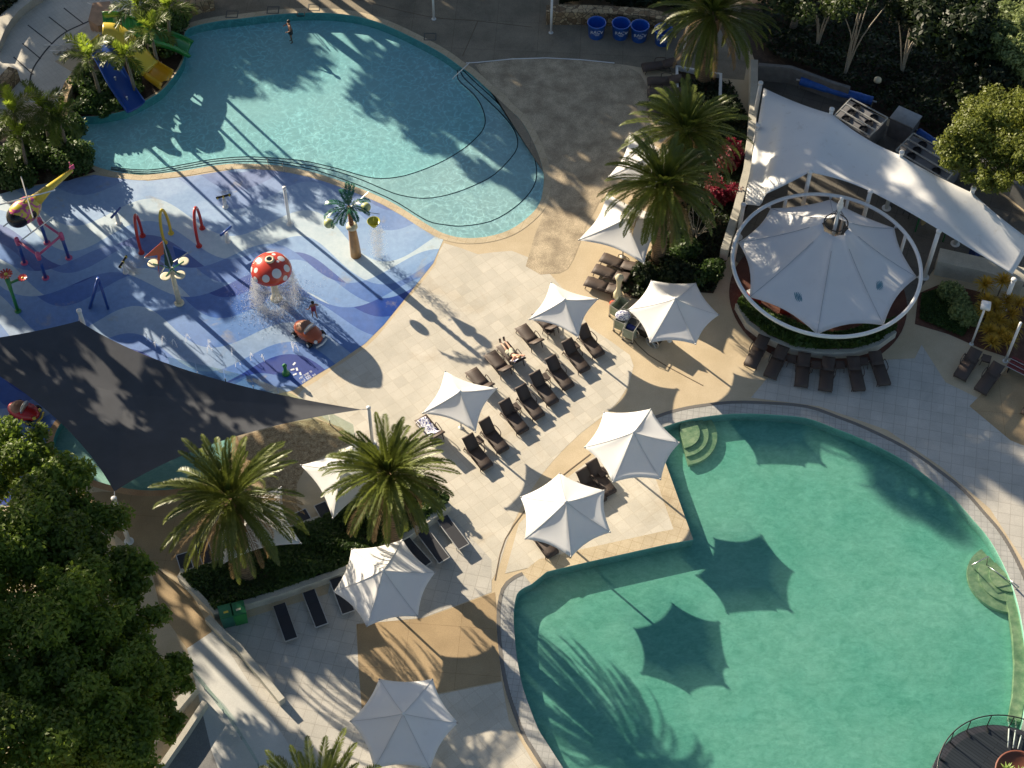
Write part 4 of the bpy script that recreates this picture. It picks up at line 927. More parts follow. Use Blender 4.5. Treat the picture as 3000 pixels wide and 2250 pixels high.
# swimmer
b_=W(855,124,-.6); t=thing('person','person standing in the family pool below the ladder','person',(b_.x,b_.y,-.60),R(200)); s=1.
J=dict(pel=(0,0,.95),wai=(.0,0,1.10),che=(.02,0,1.32),nec=(.03,0,1.52),hea=(.05,0,1.66),top=(.05,0,1.75),
 shl=(.02,.19,1.43),ell=(.1,.36,1.20),wrl=(.25,.30,1.12),hal=(.3,.28,1.12),shr=(.02,-.19,1.43),elr=(.05,-.38,1.20),wrr=(.22,-.34,1.14),har=(.3,-.32,1.13),
 hipl=(0,.10,.92),knl=(.03,.11,.50),anl=(-.02,.12,.08),toel=(.12,.12,.03),hipr=(0,-.10,.92),knr=(.03,-.12,.50),anr=(-.02,-.13,.08),toer=(.12,-.13,.03))
body('body',t,J,M_skint); hair(t,(.03,0,1.69),.10,M_hair); face(t,(.05,0,1.66),(1,0,0),(0,0,1),.09,M_skint); garment('swim_shorts',t,M_black,[(0,0,.72),(0,0,.9),(0,0,1.05)],[.17,.175,.14],.8)
# ---------- splash pad toys ----------
def gloss(n,c,**k): return plain(n,c,k.get('rough',.3),var=.08,scale=1.5,coat=.3)
M_red=gloss('red_fibreglass',(.48,.03,.02)); M_yel=gloss('yellow_fibreglass',(.66,.50,.05)); M_blue=gloss('blue_painted_tube',(.02,.07,.30)); M_pink=gloss('pink_paint',(.60,.10,.22)); M_green=gloss('green_paint',(.02,.20,.04)); M_orange=gloss('orange_paint',(.60,.10,.03)); M_cream=plain('cream_paint',(.66,.60,.42),.5); M_blk=plain('glossy_black',(.012,.012,.014),.25)
# mushroom
def spot(lon,lat,r): 
    a,b=R(lon),R(lat); return (math.cos(b)*math.cos(a),math.cos(b)*math.sin(a),math.sin(b),r)
cb=W(793,778,2.7); base=(cb.x,cb.y,0)
t=thing('mushroom_shower','red mushroom shower with white spots, spilling a curtain of water','water toy',base)
b=NB('red_white_spotted'); p=b.n('ShaderNodeTexCoord').outputs['Object']; nrm=b.n('ShaderNodeVectorMath',operation='NORMALIZE',i={0:p}).outputs[0]
f=None
for (lo,la,rr) in [(-60,34,.26),(-100,22,.20),(-148,30,.14),(165,42,.17),(22,48,.22),(-15,25,.20),(72,55,.12),(95,30,.25),(130,18,.2),(40,18,.18),(-40,8,.14),(-135,5,.16),(-170,12,.15),(-75,58,.0),(-5,60,.09)]:
    x,y,z,_=spot(lo,la,rr); d=b.n('ShaderNodeVectorMath',operation='DISTANCE',i={0:nrm,1:(x,y,z)}).outputs['Value']; g_=b.math('LESS_THAN',d,rr); f=g_ if f is None else b.math('MAXIMUM',f,g_)
M_mush=b.done(b.princ(col=b.mix(f,(.55,.055,.03),(.72,.72,.70)),rough=.25,coat=.4))
mb=MB(); prof=[(1.08*math.cos(a_),.80*math.sin(a_)) for a_ in [R(x) for x in range(0,85,6)]]; prof=[(.95,-.05),(1.08,-.06)]+prof+[(.14,.80)]; mb.lathe(prof,48,cap=False)
o=mb.build('cap',M_mush,t,True); o.location=(0,0,2.35); o.modifiers.new('s','SOLIDIFY').thickness=.03
mb=MB(); mb.lathe([(.24,3.12),(.25,3.21),(.15,3.25),(.13,3.15)],20); mb.build('cap_collar',M_cream,t,True)
mb=MB(); mb.lathe([(.13,3.22),(.0,3.23)],12); mb.build('cap_hole',M_blk,t)
mb=MB(); mb.lathe([(.34,0),(.30,.08),(.20,.4),(.17,1.4),(.22,2.6),(.2,3.1)],20); mb.build('stem',M_cream,t,True)
# falling water as real droplets and threads
M_drop=(lambda b: b.done(b.n('ShaderNodeMixShader',i={0:.5,1:b.princ(col=(.95,.96,.98),rough=.2,spec=.8).outputs[0],2:b.n('ShaderNodeBsdfTranslucent',i={'Color':(.95,.96,.98,1)}).outputs[0]})))(NB('water_spray'))
def droplets(name,parent,n,fn,size=.018,label=None):
    P=np.array([fn() for i in range(n)]); s=size*(.5+rng.random(n)); d=np.array([[1,0,-.6],[-.5,.87,-.6],[-.5,-.87,-.6],[0,0,1.3]])
    V=(P[:,None,:]+d[None]*s[:,None,None]*np.array([1,1,1.4])).reshape(-1,3); F=np.concatenate([np.arange(n)[:,None]*4+np.array(f) for f in ((0,2,1),(0,1,3),(1,2,3),(2,0,3))])
    return npobj(name,V,F,M_drop,parent)
def veil():
    a_=rng.random()*2*PI; u=rng.random()**.75; z=2.35*(1-u); rr=1.02+.5*u*(rng.random()**1.5)+rng.normal()*.03*u; return (rr*math.cos(a_),rr*math.sin(a_),z)
o=droplets('falling_water',t,11000,veil,.014); o['kind']='stuff'
def splash(): a_=rng.random()*2*PI; rr=abs(rng.normal())*.75+.6; return (rr*math.cos(a_)-.1,rr*math.sin(a_)-.2,abs(rng.normal())*.05+.02)
o=droplets('splash_drops',t,5000,splash,.013); o['kind']='stuff'
# palm-tree shower
b0=W(1043,748,0); h=3.9
t=thing('palm_shower','plastic palm tree shower with coconut and yellow fruit buckets tipping water','water toy',b0)
mb=MB(); mb.tube([(0,0,0),(-.02,0,1.0),(-.05,0,2.0),(-.06,0,2.25)],[.30,.27,.22,.21],14); mb.build('trunk_base',plain('orange_trunk',(.42,.22,.08),.5),t,True)
mb=MB(); mb.tube([(-.06,0,2.1),(-.08,0,3.0),(-.10,0,h)],[.12,.11,.12],10); 
for i in range(8): mb.lathe([(.10,2.3+i*.2),(.15,2.42+i*.2),(.10,2.44+i*.2)],12,(-.07,0,0))
mb.build('trunk',plain('brown_trunk',(.22,.10,.05),.6),t,True)
mb=MB(); mb.lathe([(.22,2.2),(.32,2.3),(.30,2.45),(.2,2.5)],14,(-.06,0,0)); mb.build('crown_collar',M_cream,t,True)
M_pf=gloss('dark_green_plastic_leaf',(.03,.13,.07)); 
for i,(az,el,L) in enumerate([(200,10,1.5),(170,25,1.35),(225,-5,1.5),(95,62,1.4),(75,70,1.3),(120,50,1.1),(20,30,1.2),(-10,5,1.2),(-60,10,1.0),(-110,0,1.1)]):
    V=[];F=[];T=[]; frond(L,R(el),R(az),1.3,16,.30,.07,0,V,F,T,.5,h,.05,.3); npobj('leaf',np.array(V),np.array(F),M_pf,t,(-.1,0,0),cols=T)
for (x,y,z,r_) in [(-1.25,-.15,2.75,.27),(.75,.35,3.5,.27),(-.35,.1,2.5,.0)]:
    if r_: mb=MB(); mb.ball((x,y,z),r_,14,10); mb.build('coconut_bucket',plain('pale_green_fruit',(.45,.48,.22),.4),t,True)
mb=MB(); mb.lathe([(.02,0),(.12,.12),(.36,.55)],20,(1.15,-.1,2.35),cap=False); o=mb.build('fruit_bucket',gloss('yellow_green_bucket',(.50,.48,.04)),t,True); o.modifiers.new('s','SOLIDIFY').thickness=.02
mb=MB(); mb.tube([(-.1,0,3.7),(.5,0,3.55),(1.5,.0,3.35)],.025,6); mb.tube([(1.15,-.1,3.42),(1.15,-.1,2.9)],.012,5); mb.tube([(-.1,0,3.8),(.3,.3,3.9),(.9,.9,4.1)],.02,5); mb.build('bracket',M_steel,t)
o=droplets('falling_water',t,2200,lambda:(1.25+rng.normal()*.18,-.1+rng.normal()*.18,2.4*rng.random()),.014); o['kind']='stuff'
# spray pole
post('spray_pole','tall slim white pole with an orange-topped nozzle beside the pool edge',(833,552),2.9,.09,M_white,cat='water toy')
# loops
def loop(label,base1,base2,hgt,m,rad=.085):
    a,b_=W(*base1),W(*base2); c=(a+b_)/2; t=thing('water_loop',label,'water toy',c,group='arched spray loops')
    ax=(b_-a)/2; pts=[]
    for i in range(25):
        g=PI*(-.12)+(PI*1.24)*i/24; x=math.cos(g); z=math.sin(g); pts.append((ax.x*x*1.25,ax.y*x*1.25,max(0,hgt*.5*(z+ .37)/1.37*2*1.0)))
    mb=MB(); mb.tube(smoothpath(pts,2),rad,10); mb.build('hoop',m,t,True)
    for s in (0,24): mb=MB(); mb.lathe([(.17,0),(.17,.05),(.11,.08),(.11,.2)],14,(pts[s][0],pts[s][1],0)); mb.build('foot',m,t)
    return t
loop('red spray loop on the left of the three, in shade',(416,700),(418,735),2.1,M_red) if 0 else None
for lb,m,tp,b1,b2 in [('left red spray loop of the three hoops',M_red,(397,632),(418,695),(415,738)),('yellow spray loop between the two red hoops',M_yel,(481,623),(500,686),(484,710)),('right red spray loop of the three hoops',M_red,(568,613),(592,673),(584,718))]:
    loop(lb,b1,b2,2.25,m)
# star / fish flower shower
b0=W(526,889); t=thing('fish_shower','spray sculpture with orange, blue and green sails and four cups on a cream pole','water toy',b0)
top=W(503,788,3.1)-b0; mb=MB(); mb.tube([(0,0,0),(0,0,1.5),(top.x,top.y,3.1)],[.15,.13,.13],12); mb.lathe([(.26,0),(.26,.08),(.15,.1)],16); mb.build('pole',M_cream,t,True)
T3=Vector((0,0,3.1))
def tri(name,pts,m,th=.05): 
    mb=MB(); P=[Vector(q) for q in pts]; nrm=(P[1]-P[0]).cross(P[2]-P[0]).normalized()*th/2; n=len(P)
    mb.add([q+nrm for q in P]+[q-nrm for q in P],[tuple(range(n)),tuple(range(n,2*n))[::-1]]+[(i,(i+1)%n,n+(i+1)%n,n+i)[::-1] for i in range(n)]); return mb.build(name,m,t)
def LW(x,y,z): return W(360+x*.211,560+y*.211,z)-b0
apex=LW(555,690,4.2)
tri('orange_sail',[LW(555,690,4.2),LW(300,915,3.2),LW(480,880,3.4),LW(490,1130,2.6),LW(525,900,3.4),LW(570,870,3.6)],M_orange)
tri('blue_sail',[LW(690,760,3.9),LW(900,850,3.5),LW(745,950,3.2)],M_blue)
tri('violet_sail',[LW(500,960,3.2),LW(575,1010,3.1),LW(500,1170,2.7)],plain('violet_paint',(.25,.25,.42),.5))
tri('green_sail',[LW(570,700,4.1),LW(640,830,3.8),LW(700,1000,3.3),LW(660,1070,3.1),LW(585,1020,3.2)],plain('deep_green_paint',(.03,.08,.05),.5))
mb=MB(); 
for a_,b1 in (((300,925,3.15),(480,935,3.3)),((900,855,3.5),(700,985,3.2)),((500,1195,2.65),(580,1050,3.1)),((555,690,4.2),(670,1080,3.1))): mb.tube([LW(*a_),LW(*b1)],.035,6)
mb.build('spray_arm',M_steel,t)
for x,y in ((845,975),(795,1165),(595,1185),(420,1005)):
    q=LW(x,y,3.0); mb=MB(); mb.lathe([(.10,-.16),(.26,-.05),(.29,.02),(.24,.03),(.0,.0)],18,q); mb.build('cup',M_cream,t,True); mb=MB(); mb.tube([q,(T3+Vector((top.x,top.y,0)))],.03,6); mb.build('cup_arm',M_green,t)
# helicopter climbing toy
c0=(W(72,773)+W(202,756))/2
feet=[(72,771),(134,815),(202,756),(138,712)]
F_px=[W(*q) for q in feet]; cen=sum(F_px,Vector())/4
t=thing('helicopter_shower','pink and yellow toy helicopter with black windows raised on four blue legs','water toy',(cen.x,cen.y,0)); ce=Vector((cen.x,cen.y,0))
hh=1.75; tops=[]
for q in F_px:
    l=q-ce; mb=MB(); tp=Vector((l.x*.98,l.y*.98,hh)); tops.append(tp); mb.tube([l,tp],.095,12); mb.build('leg',M_blue,t,True)
    mb=MB(); mb.lathe([(.2,0),(.2,.04),(.12,.08)],14,l); mb.build('foot',M_pink,t); mb=MB(); mb.tube([tp-Vector((0,0,.2)),tp+Vector((0,0,.2))],.13,12); mb.ball(tp+Vector((0,0,.22)),.13,10,6); mb.build('leg_collar',M_pink,t,True)
for i in (0,1,2): mb=MB(); mb.tube([tops[i]+Vector((0,0,.1)),tops[(i+1)%4]+Vector((0,0,.1))],.07,10); mb.build('crossbar',M_pink,t,True)
nose=W(45,655,2.9)-ce; tail=W(212,497,3.7)-ce; ax=(tail-nose); axh=Vector((ax.x,ax.y,0)).normalized(); sx=Vector((-axh.y,axh.x,0)); bc=W(72,618,2.9)-ce
b=NB('flame_painted_fuselage'); p=b.pos(); n_=b.noise(p,1.6,2,.5,2.5); M_fl=b.done(b.princ(col=b.ramp(n_,[(.0,(.55,.09,.25)),(.47,(.55,.09,.25)),(.5,(.62,.50,.05))],'CONSTANT'),rough=.3,coat=.4))
def ell(c,rx,ry,rz_,n=20,m=14):
    mb=MB(); mb.ball((0,0,0),1,n,m); mb.v=[tuple(Vector(c)+axh*v[0]*rx+sx*v[1]*ry+Vector((0,0,v[2]*rz_))) for v in mb.v]; return mb
ell(bc,1.05,.66,.72).build('fuselage',M_fl,t,True); ell(bc-axh*.42-Vector((0,0,.05)),.68,.62,.62).build('windscreen',M_blk,t,True)
for s in (-1,1): ell(bc+axh*.12+sx*s*.42,.32,.27,.36,12,8).build('side_window',M_blk,t,True)
mb=MB(); mb.tube([bc+axh*.5+Vector((0,0,.1)),bc.lerp(tail,.5)+Vector((0,0,.1)),tail],[.42,.22,.10],12,flat=1.); mb.build('tail_boom',M_yel,t,True)
mb=MB(); mb.box(tail+Vector((0,0,.15)),(.3,.05,.28),rz=math.atan2(axh.y,axh.x)); mb.tube([tail+sx*.1-Vector((0,0,.3)),tail+sx*.1+Vector((0,0,.5))],.03,6); mb.build('tail_fin',M_pink,t)
mb=MB(); rc=W(80,578,3.95)-ce; mb.tube([bc+Vector((0,0,.6)),rc],.06,8); e1=W(62,518,3.95)-ce; e2=W(97,638,3.95)-ce; e3=W(-10,602,3.95)-ce; e4=W(162,557,3.95)-ce
mb.tube([e1,e2],.04,6); mb.tube([e3,e4],.04,6); mb.build('rotor',M_steel,t)
for s in (-1,1):
    mb=MB(); q=bc+sx*s*.75-Vector((0,0,.85)); mb.tube([q-axh*1.1,q+axh*1.1],.04,6); mb.tube([q-axh*.4,bc-axh*.4+sx*s*.3],.03,6); mb.tube([q+axh*.5,bc+axh*.5+sx*s*.3],.03,6); mb.build('landing_skid',M_steel,t)
# orange toy car & child nearby
def toycar(label,px,rz,m,m2,sc=1.):
    b_=W(*px); t=thing('toy_car',label,'toy car',b_,rz)
    mb=MB(); mb.ball((0,0,.38*sc),(1.0*sc,.58*sc,.42*sc),20,12); mb.build('body',m,t,True)
    mb=MB(); mb.ball((.25*sc,0,.62*sc),(.48*sc,.46*sc,.26*sc),16,8); mb.build('seat_well',plain('inner_'+m.name,(.30,.14,.08),.5),t,True)
    mb=MB(); mb.ball((-.15*sc,0,.78*sc),(.10*sc,.45*sc,.34*sc),14,8); mb.build('windscreen',M_steel,t,True)
    for x in (-.55,.55):
        for s in (-1,1): mb=MB(); mb.tube([(x*sc,s*.42*sc,.2*sc),(x*sc,s*.62*sc,.2*sc)],.2*sc,14); w_=mb.build('wheel',M_blk,t,True); mb=MB(); mb.tube([(x*sc,s*.60*sc,.2*sc),(x*sc,s*.64*sc,.2*sc)],.1*sc,12); mb.build('hub',m2,w_)
    for s in (-1,1): mb=MB(); mb.ball((-.88*sc,s*.3*sc,.48*sc),.11*sc,10,6); mb.build('headlight',m2,t,True)
    mb=MB(); mb.tube([(-1.0*sc,-.4*sc,.2*sc),(-1.08*sc,0,.2*sc),(-1.0*sc,.4*sc,.2*sc)],.06*sc,8); mb.build('bumper',m2,t,True); return t
toycar('shiny orange-brown toy car with a chrome windscreen on the splash pad',(905,985),R(140),gloss('orange_brown_car',(.42,.09,.03)),M_white,.95)
t=toycar('red toy car with black spots under the left end of the charcoal sail',(74,1215),R(160),gloss('red_car',(.50,.02,.02)),M_yel,.9)
# cannons
for lb,px,az,m in [('black and yellow water cannon on a white stand near the pool edge',(661,607),15,M_yel),('black and yellow water cannon on a white stand left of the fish sculpture',(369,798),70,M_yel),('navy water cannon on a white stand behind the helicopter shadow',(348,655),60,M_blue),('navy water cannon on a white stand left of the mushroom',(668,708),50,M_blue)]:
    b_=W(*px); t=thing('water_cannon',lb,'water toy',b_,R(az),'small water cannons')
    mb=MB(); mb.tube([(0,0,0),(0,0,.75)],[.12,.09],12); mb.lathe([(.17,0),(.17,.05),(.1,.08)],14); mb.build('stand',M_white,t,True)
    mb=MB(); mb.tube([(-.42,0,.86),(.42,0,.92)],[.07,.06],10); mb.build('barrel',M_blk if m is M_yel else m,t,True)
    if m is M_yel:
        for x in (-.38,-.05,.3): mb=MB(); mb.tube([(x,0,.868+x*.07),(x+.07,0,.873+x*.07)],.085,10); mb.build('band',M_yel,t)
# blue A-frame, green flower, green sprinkler
a1,a2,ap=W(264,900),W(317,905),W(288,815,1.9); c=(a1+a2)/2; t=thing('arch_sprayer','blue inverted V-shaped spray arch on the shaded part of the splash pad','water toy',c)
mb=MB(); mb.tube([a1-c,ap-c],.19,10,flat=.5); mb.build('left_leg',M_blue,t,True); mb=MB(); mb.tube([a2-c,ap-c],.075,10); mb.build('right_leg',M_blue,t,True)
b_=W(53,912); t=thing('flower_sprayer','green stalk sprayer with two red daisy heads at the left edge','water toy',b_); mb=MB(); tp=W(20,815,2.4)-b_; mb.tube([(0,0,0),(tp.x*.6,tp.y*.6,1.4),tp],[.10,.09,.14],10); e_=W(62,816,1.9)-b_; mb.tube([(tp.x*.9,tp.y*.9,2.0),e_],.07,8); mb.lathe([(.18,0),(.18,.05),(.1,.1)],12); mb.build('stalk',M_green,t,True)
for q,r_ in ((W(17,803,2.6)-b_,.36),(W(66,814,2.0)-b_,.26)):
    mb=MB()
    for i in range(12): a_=2*PI*i/12; mb.box(q+Vector((math.cos(a_)*r_*.6,math.sin(a_)*r_*.6,0)),(r_*.75,r_*.24,.05),rz=a_,ry=-.25)
    f_=mb.build('daisy_head',M_red,t); mb=MB(); mb.ball(q,(r_*.3,r_*.3,r_*.18),10,6); mb.build('daisy_centre',M_yel,f_,True)
b_=W(838,1095); t=thing('button_sprayer','small green push-button sprayer at the tip of the painted pad','water toy',b_); mb=MB(); mb.lathe([(.22,0),(.2,.1),(.12,.18),(.09,.5),(.11,.55),(.1,.7),(.0,.78)],16); mb.build('stand',M_green,t,True); mb=MB(); mb.lathe([(.09,.66),(.13,.7),(.05,.82),(0,.83)],12); mb.build('button',M_green,t,True)
# ground jets
M_jet=M_drop
def jet(label,px,h,lean=.25):
    b_=W(*px); mb=MB(); P=[(lean*u,0,h*4*u*(1-u)*.98+.01) for u in [i/10 for i in range(11)]]; mb.tube(P,[.012+.006*math.sin(i) for i in range(11)],5)
    for i in range(40): u=rng.random(); mb.ball((lean*u+rng.normal()*.04,rng.normal()*.04,h*4*u*(1-u)+rng.normal()*.03),.013,4,3)
    o=mb.build('water_jet',M_jet,None,True); o.location=b_; o.rotation_euler=(0,0,rng.random()*6); tag(o,label,'water jet','thin ground jets along the shaded lower part of the splash pad')
for i,px in enumerate([(487,1000),(520,1018),(545,1003),(615,1005),(622,1028),(680,1042),(690,1075),(740,1045),(775,1060),(860,1030),(875,1030),(430,985),(455,1010)]): jet('thin arc of water rising from the shaded lower part of the splash pad',px,.35+.3*rng.random(),.3)
# painted instruction marks on pad
M_pm=plain('white_paint_marks',(.75,.77,.82),.6)
mb=MB()
for (x,y,a_) in [(862,1066,60),(870,1082,110),(857,1083,20),(864,1097,30),(880,1095,110)]:
    q=W(x,y); mb.box((q.x,q.y,.013),(.20,.10,.006),rz=R(a_))
tag(mb.build('painted_marks',M_pm),'small white painted dashes beside the green button sprayer','ground marking')
for i,(x0,y0,x1,y1,n) in enumerate([(877,1110,914,1087,13),(890,1112,911,1097,8),(885,1121,925,1097,14)]):
    mb=MB(); a,b_=W(x0,y0),W(x1,y1); ang=math.atan2(b_.y-a.y,b_.x-a.x)
    for k_ in range(n):
        if (k_*7+i*3)%6==4: continue
        q=a.lerp(b_,(k_+.5)/n); L_=(b_-a).length/n*.72
        nx,ny=-math.sin(ang),math.cos(ang); cx_,cy_=math.cos(ang),math.sin(ang)
        mb.box((q.x-cx_*L_*.35,q.y-cy_*L_*.35,.013),(L_*.22,.13,.006),rz=ang)
        if k_%3: mb.box((q.x+cx_*L_*.35,q.y+cy_*L_*.35,.013),(L_*.22,.13,.006),rz=ang)
        mb.box((q.x+nx*(.05 if k_%2 else 0),q.y+ny*(.05 if k_%2 else 0),.0135),(L_*.8,.03,.006),rz=ang)
    tag(mb.build('painted_lettering',M_pm),['top','middle, shortest','bottom, longest'][i]+' line of white painted lettering at the tip of the splash pad','ground marking')
# ---------- planting beds ----------
def inpoly(x,y,P):
    c=np.zeros(len(x),bool); n=len(P)
    for i in range(n):
        x1,y1=P[i][0],P[i][1]; x2,y2=P[(i+1)%n][0],P[(i+1)%n][1]
        m=((y1>y)!=(y2>y))&(x<(x2-x1)*(y-y1)/(y2-y1+1e-12)+x1); c^=m
    return c
def hedge(name,label,px,h,n,size,mat,z0=.0,cat='hedge',kind=None,loc=None):
    P=pxs(px) if not isinstance(px[0],Vector) else px; xs=[p.x for p in P]; ys=[p.y for p in P]; out=[]
    X=rng.uniform(min(xs),max(xs),n*4); Y=rng.uniform(min(ys),max(ys),n*4); m=inpoly(X,Y,P); X=X[m][:n];Y=Y[m][:n]; k=len(X)
    Z=z0+h*(.8+.35*np.sin(X*1.3+2*np.cos(Y*.9))*np.cos(Y*1.7))*(.75+.3*rng.random(k))
    c=np.stack([X,Y,Z],1); nn=rng.normal(size=(k,3))*.6; nn[:,2]+=.9; nn/=np.linalg.norm(nn,axis=1)[:,None]; t=rng.normal(size=(k,3)); t-=nn*(t*nn).sum(1)[:,None]; t/=np.linalg.norm(t,axis=1)[:,None]; bt=np.cross(nn,t); s=size*(.6+.8*rng.random(k))
    a=t*(s*.9)[:,None]; b_=bt*(s*.5)[:,None]; V=np.stack([c-a,c-b_,c+a,c+b_],1).reshape(-1,3); F=np.arange(4*k).reshape(-1,4)
    if kind: o=npobj(name,V,F,mat,cols=rng.random(k)); return tag(o,label,cat,kind=kind)
    ce=sum(P,Vector())/len(P); t_=thing(name,label,cat,(ce.x,ce.y,0)); V=V-np.array([ce.x,ce.y,0])
    npobj('foliage',V,F,mat,t_,cols=rng.random(k)); mb=MB(); mb.prism(offset_poly(P,-.08),z0,z0+h*.45); mb.build('branches',M_mulch,t_,off=(ce.x,ce.y,0)); return t_
bed1=[(533,1700),(640,1668),(760,1615),(845,1570),(940,1535),(1010,1490),(1060,1430),(1200,1385),(1318,1470),(1312,1492),(1200,1573),(1013,1678),(820,1745),(633,1802)]
hedge('hedge','long clipped dark green hedge bed holding two date palms',bed1,.75,26000,.10,M_leaf_hedge)
def wall(name,label,px,wd,h,m,cat='wall',z0=-.02,capm=None,zpx=0.):
    P=[W(x,y,zpx) for x,y in px]; c=P[0]; mb=MB(); mb.strip([(p.x,p.y) for p in P],wd,z0,h); o=mb.build(name,m,off=(c.x,c.y,0)); return tag(o,label,cat)
wall('planter_wall','pale concrete wall round the left end and lower side of the long hedge bed',[(545,1685),(532,1702),(633,1808),(820,1752),(1013,1684),(1200,1579),(1318,1492)],.28,.55,M_kerb)
wall('planter_wall','low pale edging wall behind the long hedge bed, beside the dark loungers',[(548,1688),(640,1660),(760,1608),(845,1563),(940,1528)],.2,.45,M_kerb)
wall('ramp_wall','narrow pale wall running down the walkway from the green bins',[(612,1822),(668,1880),(700,1905),(829,2064)],.30,.5,M_kerb)
wall('low_wall','pale low wall stub at the edge of the fig tree, lower left',[(572,2025),(499,2113),(430,2190)],.45,.6,M_kerb)
wall('low_wall','long thin pale kerb wall crossing the lower left corner',[(604,2069),(545,2160),(482,2250),(440,2300)],.25,.5,M_kerb)
sheet('lower_court',[(600,2075),(640,2090),(800,2290),(800,2420),(380,2420),(480,2255)],.012,stone('dark_court_paving',(.16,.16,.16),(.22,.22,.21),.6,.2))
# bed with the two big palms
bed2=[(1990,240),(2140,245),(2188,350),(2192,600),(2120,790),(2090,860),(1960,850),(1880,880),(1830,868),(1805,805),(1890,765),(1950,680),(1975,600),(1960,480),(1985,380)]
sheet('palm_bed_soil',bed2,.012,M_mulch)
hedge('ground_cover','dark low planting filling the bed under the two overlapping palms',bed2,.35,9000,.13,M_leaf_dk,kind='stuff',cat='ground cover')
GS='shrubs in the bed beside the long grey wall'
for lb,px,r,h,m,n in [('red-leaved shrub nearest the long grey wall, upper',(2150,480),.9,1.3,M_leaf_red,2200),('red-leaved shrub below the date palm fronds, by the bare grey twigs',(2110,590),.9,1.2,M_leaf_red,1800),('dark shrub behind the upper palm trunk',(2110,350),1.,1.4,M_leaf_dk,1800),('dark glossy shrub right of the thick palm trunk',(2010,745),1.0,1.1,M_leaf_hedge,2600),('dark shrub at the foot of the bed next to the six-pointed umbrella',(1985,815),1.1,1.0,M_leaf_dk,2400),('dark spiky shrub at the lower tip of the long grey wall',(2085,815),.9,.9,M_leaf_hedge,2200),('dark shrub left of the thick palm trunk',(1880,810),.8,.9,M_leaf_dk,1800)]: shrub('shrub',lb,px,r,h,n,.13,m,GS)
b_=W(2035,700); t=thing('bare_shrub','leafless pale grey twiggy shrub between the red shrubs and the palm trunk','shrub',b_); mb=MB()
for i in range(16):
    a_=i*2.4; r_=.5+.5*rng.random(); e=Vector((math.cos(a_)*r_,math.sin(a_)*r_,1.3+.6*rng.random())); mb.tube(smoothpath([(0,0,0),e*.45,e],2),[.03,.024,.018,.013,.008],5)
    for j in range(3): f=e+Vector((rng.normal()*.25,rng.normal()*.25,.25*rng.random())); mb.tube([e*.75,f],[.012,.005],4)
mb.build('twigs',M_bark_pale,t)
wall('garden_wall','long curving grey wall left of the white sail, beside the palm bed',[(2204,215),(2202,320),(2196,420),(2183,530),(2152,650),(2116,770)],.42,1.1,M_kerb)
wall('terrace_wall','wide pale wall with a sunlit patch below the right end of the white sail',[(2738,785),(2860,812),(2990,845)],1.0,1.1,M_kerb)
wall('terrace_wall','grey outer wall behind the fan units near the feathery tree',[(2760,425),(2850,500),(2960,575),(3040,640)],.3,1.2,plain('grey_render',(.16,.16,.155),.8))
wall('terrace_wall','grey wall at the upper end of the white sail, before the blue cover reel',[(2215,232),(2310,240),(2430,285),(2480,300)],.25,1.2,plain('grey_render_upper',(.15,.15,.15),.8))
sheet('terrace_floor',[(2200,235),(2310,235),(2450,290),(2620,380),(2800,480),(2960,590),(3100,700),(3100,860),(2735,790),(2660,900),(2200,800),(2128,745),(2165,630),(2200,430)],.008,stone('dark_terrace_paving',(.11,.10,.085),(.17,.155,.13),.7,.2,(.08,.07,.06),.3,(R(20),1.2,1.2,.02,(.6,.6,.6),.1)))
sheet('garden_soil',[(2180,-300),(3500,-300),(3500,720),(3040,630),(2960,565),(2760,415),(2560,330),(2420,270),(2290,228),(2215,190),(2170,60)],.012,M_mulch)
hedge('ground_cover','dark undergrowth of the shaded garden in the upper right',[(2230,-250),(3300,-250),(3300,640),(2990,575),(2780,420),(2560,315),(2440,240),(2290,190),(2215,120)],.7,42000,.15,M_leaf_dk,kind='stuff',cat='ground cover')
# terrace furniture glimpsed under the sail
M_gfr=gloss('green_frame',(.02,.16,.05))
for lb,px,rz_ in [('green-framed play gate under the white sail, nearest the thick post',(2790,700),20),('green-framed play gate under the white sail, left of the thick post',(2705,665),35)]:
    b_=W(*px); t=thing('play_frame',lb,'play frame',b_,R(rz_)); mb=MB(); mb.tube([(-.6,0,0),(-.6,0,1.1),(.6,0,1.1),(.6,0,0)],.05,8); mb.build('frame',M_gfr,t); mb=MB(); mb.ball((0,.05,.6),(.28,.1,.5),12,8); mb.build('panel',plain('tan_panel',(.40,.30,.15),.6),t,True)
for i,(px,c) in enumerate([((2620,600),(.03,.04,.12)),((2660,630),(.03,.03,.05)),((2560,560),(.05,.05,.06)),((2850,760),(.02,.05,.2)),((2880,775),(.02,.02,.03))]):
    b_=W(*px); t=thing('cafe_chair',['dark blue chair','black chair','grey chair','bright blue chair','black padded chair'][i]+' in the shade under the white sail','chair',b_,R(40*i)); m_=plain('chair_plastic_%d'%i,c,.5)
    mb=MB(); mb.box((0,0,.44),(.45,.45,.05)); mb.build('seat',m_,t); mb=MB(); mb.box((0,.22,.7),(.45,.05,.48),rx=-.15); mb.build('backrest',m_,t)
    for x in (-.18,.18):
        for y in (-.18,.18): mb=MB(); mb.tube([(x,y,.43),(x*1.15,y*1.15,0)],.018,6); mb.build('leg',M_black,t)
